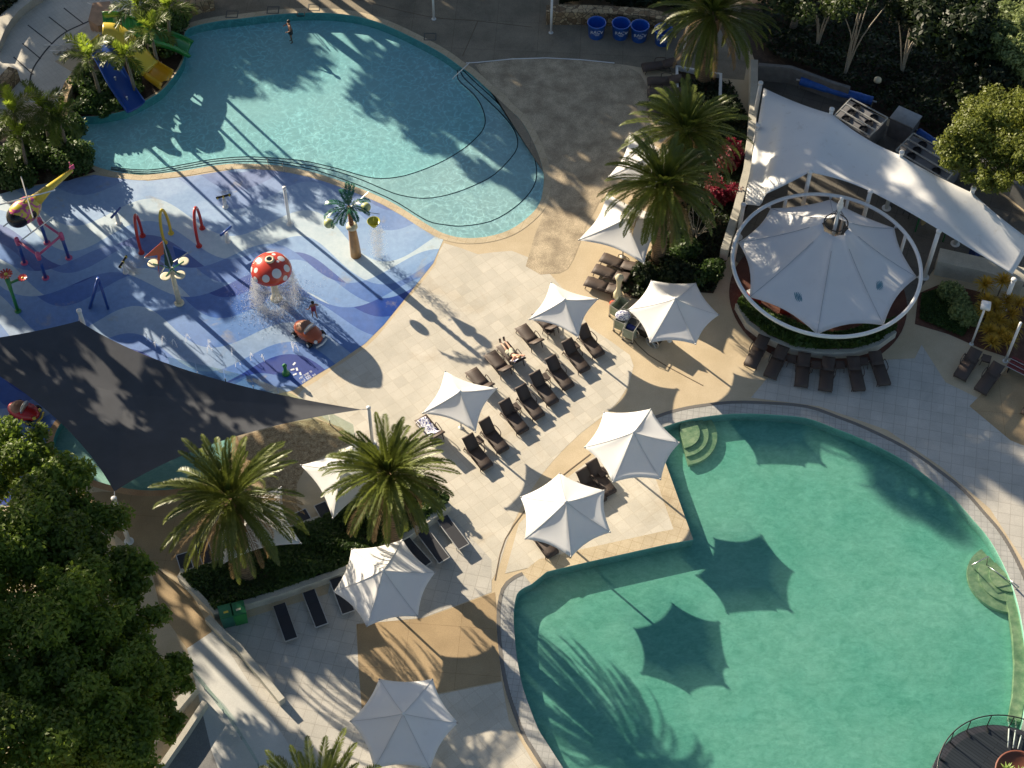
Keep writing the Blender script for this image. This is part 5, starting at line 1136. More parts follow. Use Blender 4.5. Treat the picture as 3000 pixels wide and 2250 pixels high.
# fan units
def fans(label,quad,h):
    P=[W(x,y,h) for x,y in quad]; c=sum(P,Vector())/4; t=thing('fan_unit',label,'cooling unit',(c.x,c.y,0),group='roofless enclosures of big round fans')
    P=[p-Vector((c.x,c.y,0)) for p in P]; e=P[1]-P[0]; g=P[3]-P[0]
    mb=MB(); mb.prism([p*.0+Vector((p.x,p.y,0)) for p in P],0,h-.18); mb.build('housing',plain('grey_cabinet_'+str(len(bpy.data.materials)),(.17,.17,.18),.6),t)
    mb=MB()
    for i in range(4): mb.tube([P[i],P[(i+1)%4]],.045,6)
    for f in (1/3,2/3): mb.tube([P[0]+e*f,P[3]+e*f],.055,6)
    mb.build('frame',M_alu,t)
    for i in range(3):
        for j in range(2):
            q=P[0]+e*((i+.5)/3)+g*((j+.5)/2); q.z=h-.16; r_=min(e.length/6,g.length/4)*.86; mb=MB(); mb.lathe([(r_,0),(r_,.09),(r_*.92,.09),(r_*.92,.02)],20,q); fr_=mb.build('fan_ring',M_black,t)
            mb=MB(); mb.lathe([(r_*.2,.02),(r_*.2,.06),(0,.07)],10,q)
            for k_ in range(5): a_=k_*2*PI/5; mb.box(q+Vector((math.cos(a_)*r_*.55,math.sin(a_)*r_*.55,.04)),(r_*.7,r_*.34,.015),rz=a_,rx=.3)
            mb.build('blades',M_black,fr_)
fans('bank of six fans behind the first bend of the white sail',[(2445,338),(2493,288),(2601,345),(2548,398)],1.5)
fans('bank of six fans in a metal frame half under the feathery tree',[(2625,440),(2676,390),(2822,470),(2773,528)],1.5)
t=thing('service_box','grey metal service box between the two banks of fans','cabinet',W(2640,395)); mb=MB(); mb.box((0,0,.7),(1.4,1.1,1.4),rz=-.6); mb.build('cabinet',plain('grey_cabinet_paint',(.13,.13,.14),.5),t); mb=MB(); mb.box((0,0,1.42),(1.5,1.2,.05),rz=-.6); mb.build('lid',M_steel,t)
def roll(label,a,b_,r):
    A,B=W(*a,.6),W(*b_,.6); c=(A+B)/2; t=thing('cover_reel',label,'pool cover',(c.x,c.y,0)); A=A-Vector((c.x,c.y,0));B=B-Vector((c.x,c.y,0)); mb=MB(); n=12; mb.tube([A.lerp(B,i/n) for i in range(n+1)],[r*(1+.05*math.sin(i*2.1)) for i in range(n+1)],16); mb.build('rolled_cover',plain('blue_cover_'+str(r),(.015,.10,.42),.5),t,True)
    for q in (A,B): mb=MB(); mb.tube([(q.x,q.y,0),(q.x,q.y,.6)],.05,8); mb.tube([q-(B-A).normalized()*.0,q+(q-(A+B)/2).normalized()*.25],.06,8); mb.build('stand',M_steel,t)
roll('long rolled blue pool cover on a reel behind the upper wall of the terrace',(2345,236),(2556,296),.27)
roll('short end of a rolled blue cover beside the second bank of fans',(2690,385),(2742,420),.22)
b_=W(2563,268); t=thing('garden_lamp','small cream-topped garden light among the dark trees','lamp',b_); mb=MB(); mb.tube([(0,0,0),(0,0,.9)],.06,8); mb.build('post',M_black,t); mb=MB(); mb.lathe([(.24,.85),(.22,1.0),(.14,1.05),(.0,1.2)],14); mb.build('lamp_head',M_cream,t,True)
# tent floor & curved planter
k=MB(); k.flat([(RCx+RR*.97*math.cos(2*PI*i/64),RCy+RR*.97*math.sin(2*PI*i/64)) for i in range(64)],.016); struct('tent_floor',k,M_redfloor)
fr=lambda L:[(2100+x*.3616,500+y*.3616) for x,y in L]
outr=fr([(165,1120),(250,1270),(400,1385),(600,1470),(850,1505),(1090,1500),(1290,1440),(1425,1340)]); innr=fr([(210,1060),(320,1160),(480,1250),(700,1330),(900,1365),(1090,1365),(1280,1320),(1420,1255)])
PP=[(W(*q)) for q in outr]+[W(*q) for q in innr[::-1]]
hedge('planter_hedge','crescent of dark strappy plants in the curved planter below the ring tent',PP,.7,11000,.16,M_leaf_hedge,.25)
wall('planter_wall','curved pale wall of the crescent planter below the ring tent',outr,.32,.5,M_kerb)
# menu boards / red drinks stand by the tent
b_=W(2300,920,.0); t=thing('sign_board','red sign board with a white panel standing at the lower left of the ring tent','sign',b_,R(-15)); mb=MB(); mb.box((0,0,.65),(.6,.06,1.3)); mb.build('board',M_red,t); mb=MB(); mb.box((0,-.035,1.05),(.5,.02,.4)); mb.build('panel',M_white,t)
b_=W(2205,890); t=thing('drinks_cooler','red drinks cooler with a white lid by the left side of the ring tent','cooler',b_,R(30)); mb=MB(); mb.box((0,0,.5),(.7,.5,1.0)); mb.build('body',M_red,t); mb=MB(); mb.box((0,0,1.03),(.72,.52,.07)); mb.build('lid',M_white,t)
# right-hand beds
bed3=[(2690,860),(2760,830),(2850,850),(2960,880),(3100,900),(3100,1090),(2990,1060),(2870,1020),(2780,980),(2680,950)]
sheet('east_bed_soil',bed3,.012,stone('red_mulch',(.09,.035,.02),(.14,.06,.035),2.,.4))
hedge('lawn_patch','dark green grass in the bed right of the ring tent',[(2700,865),(2770,845),(2845,900),(2835,960),(2820,990),(2760,965),(2695,935)],.18,9000,.09,M_leaf_hedge,kind='stuff',cat='grass')
for lb,px in [('pale green shrub at the top of the grass bed, nearest the terrace wall',(2765,880)),('pale green shrub in the middle of the grass bed',(2795,912)),('pale green shrub lowest in the grass bed, beside the lamp post',(2828,940))]: shrub('shrub',lb,px,.75,1.1,2400,.11,M_leaf_pale,'pale shrubs in the grass bed')
def grassball(label,px,h,r,n=110):
    b_=W(*px); t=thing('golden_grass',label,'ornamental grass',b_,group='golden spiky tufts'); V=[];F=[];T=[]
    for i in range(n):
        a_=rng.random()*2*PI; e=R(5+80*rng.random()); d=Vector((math.cos(e)*math.cos(a_),math.cos(e)*math.sin(a_),math.sin(e))); s=Vector((-math.sin(a_),math.cos(a_),0))*.022; c0=Vector((0,0,h)); m=c0+d*r*.6; e_=c0+d*r; e_.z-=r*.25; k_=len(V); V+=[tuple(c0-s),tuple(c0+s),tuple(m+s),tuple(m-s),tuple(e_),tuple(e_)]; F.append((k_,k_+1,k_+2,k_+3)); F.append((k_+3,k_+2,k_+4,k_+5)); T+=[rng.random()]*2
    npobj('blades',np.array(V),np.array(F),M_leaf_gold,t,cols=T); mb=MB(); mb.tube([(0,0,0),(0,0,h)],.04,6); mb.build('stem',M_bark,t)
gb=[(2868,868,1.3),(2918,866,1.5),(2875,905,1.0),(2905,918,.9),(2940,905,1.0),(2880,940,.7),(2915,950,.7),(2950,940,.9),(2960,970,.6),(2890,975,.5),(2925,985,.5),(2945,1000,.4),(2900,1005,.4),(2968,920,1.2),(2870,925,.9)]
for i,(x,y,h) in enumerate(gb): grassball('golden spiky tuft in the bed round the lamp post on the right edge',(x,y+14),h,.75)
def vpost(name,label,base,h,r,m,cat='post',group=None):
    b_=W(*base); t=thing(name,label,cat,b_,group=group); mb=MB(); mb.tube([(0,0,0),(0,0,h)],r,10); mb.build('shaft',m,t,True); mb=MB(); mb.lathe([(r*2,0),(r*2,.03),(r*1.1,.05)],12); mb.build('base_plate',m,t); return t
t=vpost('street_lamp','white lamp post with a rounded square head by the golden tufts',(2846,1008),3.1,.06,M_white,'lamp post'); mb=MB(); mb.lathe([(.0,3.02),(.30,3.06),(.36,3.2),(.30,3.34),(0,3.38)],4); o_=mb.build('lamp_head',M_white,t,True); o_.rotation_euler=(0,0,.5); 
vpost('flag_pole','bare white pole between the golden tufts and the slatted bench',(2945,1058),3.2,.075,M_white)
vpost('light_pole','slim white pole at the top edge above the family pool',(1271,56),3.2,.075,M_white); vpost('light_pole','slim white pole in front of the stone wall left of the blue tubs',(1614,96),2.6,.075,M_white); vpost('light_pole','tall white pole standing at the corner of the white-edged bed under the topmost palm',(1998,206),4.6,.08,M_white)
b_=W(3000,1100); t=thing('slatted_bench','dark red slatted bench with pale metal edges at the right edge','bench',b_,R(-35)); 
for i in range(5): mb=MB(); mb.box((0,-.3+i*.17,.45),(1.9,.13,.04)); mb.build('slat',plain('dark_red_timber_%d'%i,(.16,.02,.02),.6),t)
for i in range(3): mb=MB(); mb.box((0,-.4+i*.3,.5),(2.0,.025,.03)); mb.build('edge_strip',M_alu,t)
for x in (-.8,.8): mb=MB(); mb.box((x,0,.21),(.06,.7,.42)); mb.build('leg',M_black,t)
# square bed kerb under topmost palm
wall('bed_kerb','white kerb round the square bed of the topmost palm',[(1983,290),(1982,205),(2062,222),(2110,228),(2108,300)],.18,.35,M_white)
sheet('square_bed_soil',[(1985,290),(1984,208),(2108,230),(2106,300)],.018,M_mulch)
# stone walls & tubs
wall('stone_wall','stacked honey-coloured stone wall behind the blue tubs',[(1600,62),(1700,62),(1800,66),(1900,74),(1975,92)],.7,1.0,M_stonewall)
hedge('ground_cover','dark planting behind the stacked stone wall at the top edge',[(1640,-60),(2050,-60),(2050,60),(1900,35),(1700,25),(1640,25)],1.0,9000,.2,M_leaf_dk,kind='stuff',cat='ground cover')
M_tub=gloss('bright_blue_plastic',(.008,.10,.46)); M_letter=plain('white_lettering',(.75,.77,.80),.5)
def text_mesh(name,body_,size,mat,parent,M):
    cu=bpy.data.curves.new(name,'FONT'); cu.body=body_; cu.size=size; cu.align_x='CENTER'; cu.extrude=.004
    ob=bpy.data.objects.new(name,cu); C.objects.link(ob); dg=bpy.context.evaluated_depsgraph_get(); me=bpy.data.meshes.new_from_object(ob.evaluated_get(dg)); bpy.data.objects.remove(ob)
    me.materials.clear(); me.materials.append(mat); me.transform(M); o=bpy.data.objects.new(name,me); C.objects.link(o); o.parent=parent; return o
for i,(x,y) in enumerate([(1746,104),(1817,106),(1872,113),(1940,124)]):
    b_=W(x,y); t=thing('blue_tub',['leftmost','second from left','third from left','rightmost, partly hidden by palm fronds,'][i]+' of four big blue tubs with white lettering','tub',b_,group='blue tubs along the stone wall')
    mb=MB(); mb.lathe([(.44,0),(.46,.03),(.55,1.0),(.58,1.02),(.58,1.06),(.53,1.06),(.51,.98),(.43,.10),(.0,.10)],32,cap=False); mb.build('bucket',M_tub,t,True)
    tilt=math.atan2(.1,1.0); MM=Matrix.Translation((0,-.535,.60))@Matrix.Rotation(-.0,4,'Z')@Matrix.Rotation(R(90)-tilt,4,'X')
    text_mesh('lettering','RACV',.30,M_letter,t,MM)
    mb=MB()
    for k_,(wz,ww) in enumerate([(.52,.34),(.45,.22)]): mb.box((.02*k_,-.525-.0+.03*(.52-wz)*0,wz),(ww,.012,.022))
    mb.build('small_print',M_letter,t)
# ---------- upper-left: plaza, stairs, slides ----------
sheet('round_plaza',[(-160,460),(-120,250),(0,108),(40,65),(110,10),(190,-60),(440,-60),(430,30),(370,42),(300,80),(240,140),(160,180),(245,232),(205,290),(188,330),(100,300),(30,300),(0,350)],.010,stone('pale_plaza_tiles',(.56,.54,.47),(.66,.63,.55),.6,.12,(.5,.45,.36),.2,(R(-40),.28,.28,.008,(.82,.8,.78),.04)))
fq=lambda L:[(x*.199,y*.199) for x,y in L]
mb=MB()
for a_,b2 in [((720,250),(990,460)),((410,370),(770,650)),((330,640),(600,870)),((200,840),(490,1100)),((130,1040),(430,1320)),((940,120),(1230,350))]:
    P=[W(*q) for q in fq([a_,b2])]; mb.strip(P,.07,.0,.016)
mb.strip(smoothpath([W(*q) for q in fq([(1430,262),(1230,350),(960,480),(760,650),(580,870),(470,1060),(420,1330)])],4),.10,.0,.017); struct('plaza_joints',mb,plain('dark_joint',(.05,.05,.05),.8))
wall('plaza_wall','wide pale curving wall round the tiled plaza in the upper left corner',fq([(640,-60),(430,80),(250,220),(110,380),(20,520),(-80,760)]),.8,.6,M_kerb)
hedge('ground_cover','dark foliage in the very top left corner beyond the plaza wall',[(-200,-80),(110,-80),(60,20),(0,80),(-200,250)],1.,5000,.2,M_leaf_dk,kind='stuff',cat='ground cover')
A0,A1=W(290,50),W(155,158); dn=(A1-A0).normalized(); nr=Vector((-dn.y,dn.x,0)); nr=nr if nr.dot(W(330,140)-A0)>0 else -nr
for i in range(6):
    mb=MB(); a_=A0+nr*(.34*i); b2=A1+nr*(.34*i)-dn*.3*i; mb.prism([(a_+nr*0).to_2d(),(b2).to_2d(),(b2+nr*.33).to_2d(),(a_+nr*.33).to_2d()],-.01,.15*(i+1)); struct('plaza_steps',mb,M_kerb)
# slide platform
pl=W(318,95); t=thing('slide_platform','sand-coloured platform at the top of the three water slides','platform',pl); mb=MB(); q=[W(285,60)-pl,W(335,55)-pl,W(350,110)-pl,W(300,128)-pl,W(272,110)-pl]; mb.prism([p.to_2d() for p in q],0,1.4); mb.build('deck',plain('red_sand_deck',(.42,.26,.17),.8),t)
def chute(name,label,path,r,m,a0,a1,n=14,cat='water slide',extra=None):
    "trough or tube swept along path; cross-section angle from a0 to a1 (deg, 270=down)"
    P=smoothpath([W(x,y,z) for x,y,z in path],5); o_=Vector((P[-1].x,P[-1].y,0)); P=[p-o_ for p in P]; L=len(P); vs=[];fs=[]; s=n+1
    for i,p in enumerate(P):
        tt=(P[min(L-1,i+1)]-P[max(0,i-1)]).normalized(); sx_=tt.cross(Vector((0,0,1))).normalized(); up_=sx_.cross(tt).normalized()
        for j in range(s): g=R(a0+(a1-a0)*j/n); vs.append(p+sx_*math.cos(g)*r+up_*(math.sin(g)*r*.9+r*.5))
    for i in range(L-1):
        for j in range(n): fs.append((i*s+j,i*s+j+1,(i+1)*s+j+1,(i+1)*s+j))
    t=thing(name,label,cat,o_); mb=MB(); mb.add(vs,fs); ob=mb.build('chute',m,t,True); ob.modifiers.new('s','SOLIDIFY').thickness=.05
    mb=MB()
    for j in (0,n): mb.tube([vs[i*s+j] for i in range(0,L,2)],.045,6)
    if abs(a1-a0)<300: mb.build('rim',m,t,True)
    for f in (.15,.5,.8):
        p=P[int(L*f)]; 
        if p.z>.4: mb=MB(); mb.tube([(p.x,p.y,0),(p.x,p.y,p.z-.1)],.07,8); mb.build('support',M_steel,t)
    return t
chute('blue_slide','open dark blue slide dropping into the family pool, left of the three',[(286,128,2.2),(302,158,2.0),(322,195,1.6),(345,240,1.1),(370,280,.6),(396,318,.15)],.62,M_blue,175,365)
chute('green_slide','green slide bending round behind the yellow tube',[(302,70,2.3),(345,70,2.2),(395,92,1.9),(450,112,1.4),(510,130,.8),(556,152,.2)],.62,M_green,175,365)
t=chute('yellow_slide','yellow tube slide with a flared open mouth at the pool edge',[(305,108,2.2),(340,112,2.1),(380,145,1.7),(412,182,1.1),(436,208,.7)],.60,M_yel,0,360,20)
P=[W(x,y,z)-Vector(t.location) for x,y,z in [(436,208,.7),(455,222,.45),(486,242,.2)]]; mb=MB(); vs=[];fs=[]
for i,p in enumerate(smoothpath(P,3)):
    tt=(P[-1]-P[0]).normalized(); sx_=tt.cross(Vector((0,0,1))).normalized(); up_=sx_.cross(tt)
    for j in range(13): g=R(150+240*j/12); rr=.62*(1+.06*i*.3); vs.append(p+sx_*math.cos(g)*rr+up_*(math.sin(g)*rr*.9+.3))
for i in range(6):
    for j in range(12): fs.append((i*13+j,i*13+j+1,(i+1)*13+j+1,(i+1)*13+j))
mb.add(vs,fs); ob=mb.build('mouth',gloss('orange_yellow_mouth',(.66,.36,.02)),t,True); ob.modifiers.new('s','SOLIDIFY').thickness=.05
mb=MB(); q=[W(262,122,2.6)-Vector(t.location),W(290,98,2.9)-Vector(t.location),W(296,122,2.3)-Vector(t.location),W(275,130,2.2)-Vector(t.location)]; mb.add([tuple(p) for p in q]+[tuple(p-Vector((0,0,.06))) for p in q],[(0,1,2,3),(7,6,5,4),(0,4,5,1),(1,5,6,2),(2,6,7,3),(3,7,4,0)]); mb.build('entry_shield',M_yel,t)
t=thing('slide_shield','green wavy-edged entry panel at the top of the green slide','panel',W(320,72)); o_=Vector(t.location); mb=MB(); L_=[]
for i in range(17): x=305+i*6.3; L_.append(W(x,68-abs(math.sin(i*1.3))*7-14*math.sin(PI*i/16),2.3)-o_)
B_=[W(305+i*6.3,88+6*math.sin(PI*i/16),1.9)-o_ for i in range(17)]
mb.add([tuple(v) for v in L_+B_],[(i,17+i,18+i,i+1) for i in range(16)]); ob=mb.build('panel',M_green,t); ob.modifiers.new('s','SOLIDIFY').thickness=.06
isl=[(238,343),(289,337),(362,322),(414,297),(467,265),(500,229),(520,200),(534,172),(538,130),(539,92),(480,100),(400,88),(330,112),(250,200),(225,260),(208,305)]
sheet('slide_island_soil',isl,.016,M_mulch)
GI='shrubs on the slide island'
for lb,px,r,h in [('dark shrub at the lower left tip of the slide island',(262,322),.9,.8),('dark shrub left of the blue slide on the island',(300,290),1.0,.9),('dark shrub just above the pool coping left of the blue slide mouth',(330,315),.7,.6),('dark shrub between the curved wall and the blue slide',(258,275),.9,1.2),('dark shrub at the top of the island beside the pool corner',(520,95),1.1,1.6),('dark shrub under the green slide',(490,150),.8,.8),('small dark shrub between the blue and yellow slides',(395,255),.7,.6),('dark shrub at the top edge right of the stairs',(470,60),1.,1.3)]: shrub('shrub',lb,px,r,h,1700,.13,M_leaf_hedge,GI)
wall('stone_wall','curved stacked stone wall left of the slide island',[(255,222),(232,250),(212,280),(198,312),(192,345),(198,385)],.5,1.0,M_stonewall)
wall('stone_wall','short stone wall at the top edge left of the family pool corner',[(530,38),(580,24),(625,14)],1.1,.9,M_stonewall)
wall('stone_wall','brown stone wall at the left edge below the round plaza',[(-30,300),(20,262),(48,232)],.6,.9,M_stonewall)
# left shrub bank
bank=[(-60,420),(60,380),(185,360),(228,405),(246,470),(280,503),(200,530),(100,542),(-60,585)]
sheet('bank_soil',bank,.016,M_mulch)
for i,(px,lb) in enumerate([((30,500),'dark rounded shrub at the left edge above the toy helicopter'),((85,470),'dark rounded shrub second from the left edge of the bank'),((140,500),'dark rounded shrub behind the helicopter tail'),((190,455),'dark rounded shrub in the middle of the bank by the pool end'),((235,485),'dark rounded shrub at the corner where pad and pool meet'),((120,430),'dark rounded shrub at the back of the bank under the small palms'),((190,400),'dark rounded shrub closest to the stone wall end'),((70,525),'dark rounded shrub lowest on the bank, touching the pad')]): shrub('shrub',lb,px,1.15,1.5,4200,.12,M_leaf_hedge,'dark shrubs of the left bank')
# handrails
def rail(name,label,paths,r,m,group=None,cat='handrail'):
    Q=[[W(x,y,z) for x,y,z in L] for L in paths]; c=Q[0][0].copy(); c.z=0; t=thing(name,label,cat,c,group=group)
    for L in Q: mb=MB(); mb.tube([p-c for p in L],r,8); mb.build('tube',m,t,True)
    return t
rail('handrail','white handrail beside the pool steps near the upper right of the family pool',[[(1328,232,-.3),(1326,230,.4),(1376,183,.85),(1376,183,0)]],.03,M_white)
rail('handrail','thin steel handrails in a V shape at the lower edge of the family pool',[[(783,470,-.3),(782,465,.75),(788,490,.75),(788,492,0)],[(828,480,-.3),(827,478,.75),(832,500,.75),(832,502,0)]],.028,M_steel)
rail('handrail','white and dark handrail over the round steps at the right of the lagoon',[[(2848,1660,-.3),(2848,1655,.4),(2895,1630,.5),(2890,1655,-.2)],[(2890,1655,-.2),(2950,1698,.0)],[(2955,1700,.0),(2960,1700,.8),(2985,1720,.8),(2975,1725,0)]],.03,M_steel)
rail('handrail','pale stair rail on the near side of the plaza steps',[[(130,132,.9),(188,132,.9)],[(130,132,0),(130,132,.9)],[(160,132,0),(160,132,.9)],[(188,150,0),(188,132,.9)],[(145,148,.45),(200,148,.5)]],.025,M_white,'stair rails')
rail('handrail','pale stair rail on the far side of the plaza steps',[[(256,8,.9),(270,14,.9),(322,8,.9),(362,30,.9)],[(270,34,0),(270,14,.9)],[(305,44,0),(305,10,.9)],[(345,44,0),(345,22,.9)]],.025,M_white,'stair rails')
rail('handrail','curving thin handrail on the paving left of the slide island',[[(243,195,.9),(215,232,.9),(197,262,.9),(188,285,0)],[(215,250,0),(215,232,.9)],[(243,212,0),(243,195,.9)]],.022,M_steel)
t=thing('pool_ladder','dark recessed ladder in the top wall of the family pool','ladder',W(880,40)); c=Vector(t.location)
for x in (871,892): mb=MB(); mb.tube([W(x,36,0)-c,W(x,40,.55)-c,W(x,46,.3)-c,W(x,48,-.9)-c],.03,6); mb.build('stile',M_black,t,True)
for z in (-.1,-.35,-.6): mb=MB(); mb.tube([W(871,47,z)-c,W(892,47,z)-c],.035,6); mb.build('rung',M_black,t)
# glass fence
M_glass=(lambda b:b.done(b.n('ShaderNodeMixShader',i={0:.12,1:b.n('ShaderNodeBsdfTransparent',i={'Color':(.86,.93,.90,1)}).outputs[0],2:b.n('ShaderNodeBsdfGlossy',i={'Roughness':.05}).outputs[0]})))(NB('clear_glass'))
def glassfence(label,px,h,name='glass_fence',n=1.4):
    P=[W(x,y) for x,y in px]; c=P[0].copy(); t=thing(name,label,'fence',c); L=resample(P,max(2,int(sum((b_-a).length for a,b_ in zip(P,P[1:]))/n)+1))
    for a,b_ in zip(L,L[1:]):
        a=a-c;b_=b_-c; d=(b_-a); a2=a+d*.02; b2=b_-d*.02; mb=MB(); mb.strip([a2,b2],.012,.06,h); mb.build('glass_panel',M_glass,t)
    for a in L: a=a-c; mb=MB(); mb.tube([(a.x,a.y,0),(a.x,a.y,h*.35)],.03,8); mb.build('spigot',M_steel,t)
    return t
glassfence('clear glass pool fence between splash pad, pebble path and plaza',[(500,1085),(620,1112),(770,1150),(926,1223),(1041,1283)],1.15)
glassfence('clear glass fence along the lower left edge of the pale ramp',[(546,1950),(600,2020),(680,2120),(760,2250),(800,2330)],1.1)
# bins
for i,(px,lb) in enumerate([((670,1822),'green wheelie bin with an open yellow-labelled lid, left of the pair'),((706,1814),'plain green wheelie bin, right of the pair')]):
    t=thing('wheelie_bin',lb,'bin',W(*px),R(18),'green bins at the end of the hedge bed'); mb=MB(); mb.box((0,0,.5),(.56,.6,.95),taper=1.12); mb.build('body',M_green if i else gloss('blue_green_bin',(.02,.13,.09)),t)
    mb=MB(); mb.box((0,.02,1.0),(.64,.70,.06)); mb.box((0,-.3,1.0),(.5,.06,.1)); mb.build('lid',gloss('bin_lid_%d'%i,(.02,.16,.07)),t)
    mb=MB(); mb.box((0,-.05,1.034),(.22,.10,.012)); mb.build('label',M_yel if not i else M_cream,t)
    for s in (-1,1): mb=MB(); mb.tube([(s*.24,.3,.1),(s*.31,.3,.1)],.1,12); mb.build('wheel',M_black,t)
# closed parasol, bag, carts
b_=W(1808,893); t=thing('closed_parasol','closed cream parasol standing among bags next to the stacked loungers','umbrella',b_); mb=MB(); mb.tube([(0,0,0),(0,0,2.4)],.035,8); mb.build('pole',M_alu,t); mb=MB(); mb.lathe([(.25,.7),(.26,.9),(.13,1.25),(.11,1.5),(.16,2.0),(.24,2.25),(.20,2.35),(.0,2.55)],9); mb.build('furled_canopy',fabric('cream_cloth',(.62,.56,.38),.1),t,True); mb=MB(); mb.lathe([(.34,0),(.34,.1),(.05,.14)],16); mb.build('base',M_kerb,t)
t=tag((lambda mb:mb.build('red_bag',gloss('orange_red_bag',(.5,.10,.05)),off=W(1796,895)))((lambda m,q:(m.ball((q.x,q.y,q.z+.18),(.22,.16,.2),10,8),m)[1])(MB(),W(1796,895))),'small orange-red bag at the foot of the closed parasol','bag')
t=tag((lambda mb:mb.build('dark_bag',plain('burgundy_cloth',(.06,.015,.03),.8),off=W(1814,890)))((lambda m,q:(m.ball((q.x,q.y,q.z+.25),(.3,.22,.27),12,8),m)[1])(MB(),W(1814,890))),'dark burgundy bag beside the closed parasol pole','bag')
def cart(label,px,rz_,full):
    t=thing('towel_cart',label,'trolley',W(*px),R(rz_),'towel carts by the six-pointed umbrella')
    mb=MB()
    for x in (-.45,.45):
        for y in (-.3,.3): mb.tube([(x,y,.12),(x,y,1.0)],.022,6)
    for z in (.15,.98): mb.strip([(-.45,-.3),(.45,-.3),(.45,.3),(-.45,.3)],.03,z,z+.03,closed=True)
    mb.build('frame',M_alu,t)
    mb=MB(); mb.strip([(-.42,-.27),(.42,-.27),(.42,.27),(-.42,.27)],.02,.3,.94,closed=True); mb.flat([(-.42,-.27),(.42,-.27),(.42,.27),(-.42,.27)],.3); mb.build('fabric_bin',plain('sage_green_cloth_%d'%rz_,(.30,.34,.26),.9),t)
    for x in (-.42,.42):
        for y in (-.27,.27): mb=MB(); mb.tube([(x-.03,y,.07),(x+.03,y,.07)],.07,10); mb.build('wheel',M_black,t)
    return t
cart('towel cart heaped with patterned towels',(1822,960),62,True); cart('towel cart with dark blue cloth inside',(1848,985),62,False); cart('empty metal trolley nearest the closed parasol',(1812,922),50,False)
q=W(1822,960); mb=MB(); mb.ball((q.x,q.y,1.02),(.42,.32,.24),14,8); tag(mb.build('towel_pile',M_tow,None,True,off=(q.x,q.y,0)),'heap of blue and white towels in the towel cart','towel')
q=W(1848,985); mb=MB(); mb.ball((q.x,q.y,.80),(.34,.24,.14),14,8); tag(mb.build('blue_cloth',plain('navy_cloth',(.01,.02,.12),.9),None,True,off=(q.x,q.y,0)),'navy cloth lying in the second towel cart','towel')
t=thing('bar_cart','black bar cart with a big spoked wheel and white lettering under the six-pointed umbrella','cart',W(1895,985),R(-35)); mb=MB(); mb.box((0,0,.62),(1.9,.8,.55)); mb.build('cabinet',M_blk,t); mb=MB(); mb.box((0,0,.93),(2.0,.9,.05)); mb.build('counter',plain('charcoal_counter',(.05,.05,.05),.4),t)
for x in (-.6,.6):
    mb=MB(); mb.tube([(x+.38*math.cos(a_*PI/10),-.46,.38+.38*math.sin(a_*PI/10)) for a_ in range(20)],.028,6,True)
    for a_ in range(8): mb.tube([(x,-.46,.38),(x+.36*math.cos(a_*PI/4),-.46,.38+.36*math.sin(a_*PI/4))],.012,4)
    mb.build('spoked_wheel',M_steel,t)
for i,(x,y) in enumerate([(-.6,.1),(-.15,-.05),(.3,.15),(.1,.2)]): mb=MB(); mb.box((x,y,1.0),(.24,.2,.09),rz=.3*i); tag(mb.build('napkin_box',plain('cream_box_%d'%i,(.55,.50,.42),.7),t))
# balcony
z0=1.0; bc=W(2945,2322,z0); rb=3.15
t=thing('round_deck','round dark timber deck with a glass balustrade in the lower right corner','deck',(bc.x,bc.y,0)); mb=MB(); circ=[(rb*math.cos(2*PI*i/48),rb*math.sin(2*PI*i/48)) for i in range(48)]; mb.prism(circ,0,z0)
b=NB('dark_deck_boards'); p=b.pos(); br=b.n('ShaderNodeTexBrick',i={'Vector':b.n('ShaderNodeMapping',i={'Vector':p,'Rotation':(0,0,R(40))}).outputs[0],'Color1':(.030,.032,.042,1),'Color2':(.045,.047,.058,1),'Mortar':(.01,.01,.012,1),'Scale':1.,'Mortar Size':.012,'Brick Width':3.,'Row Height':.14}); M_dk=b.done(b.princ(col=br.outputs['Color'],rough=.5)); mb.build('platform',M_dk,t)
mb=MB(); mb.tube([(rb*.99*math.cos(2*PI*i/64),rb*.99*math.sin(2*PI*i/64),z0+1.05) for i in range(64)],.03,8,True); mb.build('top_rail',M_black,t,True)
mb=MB(); mb.strip([(rb*.97*math.cos(2*PI*i/64),rb*.97*math.sin(2*PI*i/64)) for i in range(64)],.012,z0+.1,z0+1.0,closed=True); mb.build('glass_screen',M_glass,t)
for i in range(20):
    a_=2*PI*i/20+.1; mb=MB(); mb.tube([(rb*.97*math.cos(a_),rb*.97*math.sin(a_),z0),(rb*.99*math.cos(a_),rb*.99*math.sin(a_),z0+1.05)],.025,6); mb.box((rb*.92*math.cos(a_),rb*.92*math.sin(a_),z0+.04),(.3,.05,.06),rz=a_); mb.build('baluster',M_black,t)
qc=W(2985,2272,z0+.3); t2=thing('planter_bowl','rust-rimmed bowl planter with yellow-green agaves on the round deck','planter',(qc.x,qc.y,z0)); mb=MB(); mb.lathe([(.8,0),(1.05,.5),(1.08,.52),(1.0,.52),(.95,.42),(0,.42)],28,cap=False); mb.build('bowl',plain('rust_brown_bowl',(.16,.05,.03),.6),t2,True)
for i in range(5):
    a_=i*1.25+1.6; mb=MB(); c_=Vector((math.cos(a_)*.55,math.sin(a_)*.55,.45)) if i else Vector((0,0,.45))
    for j in range(16): g=j*2.4; e=R(25+50*(j/16)); d=Vector((math.cos(e)*math.cos(g),math.cos(e)*math.sin(g),math.sin(e))); mb.tube([c_,c_+d*.2,c_+d*.42],[.045,.05,.004],5,flat=.35)
    mb.build('agave',plain('agave_leaf_%d'%i,(.30,.40,.10),.5,var=.3),t2,True)
rail('handrail','white stair rails rising beside the round deck',[[(2953,2190,z0+.1),(2956,2135,z0+.1)],[(2968,2192,z0+.1),(2975,2140,z0+.1)],[(2982,2195,z0+.1),(2992,2155,z0+.1)]],.03,M_white)
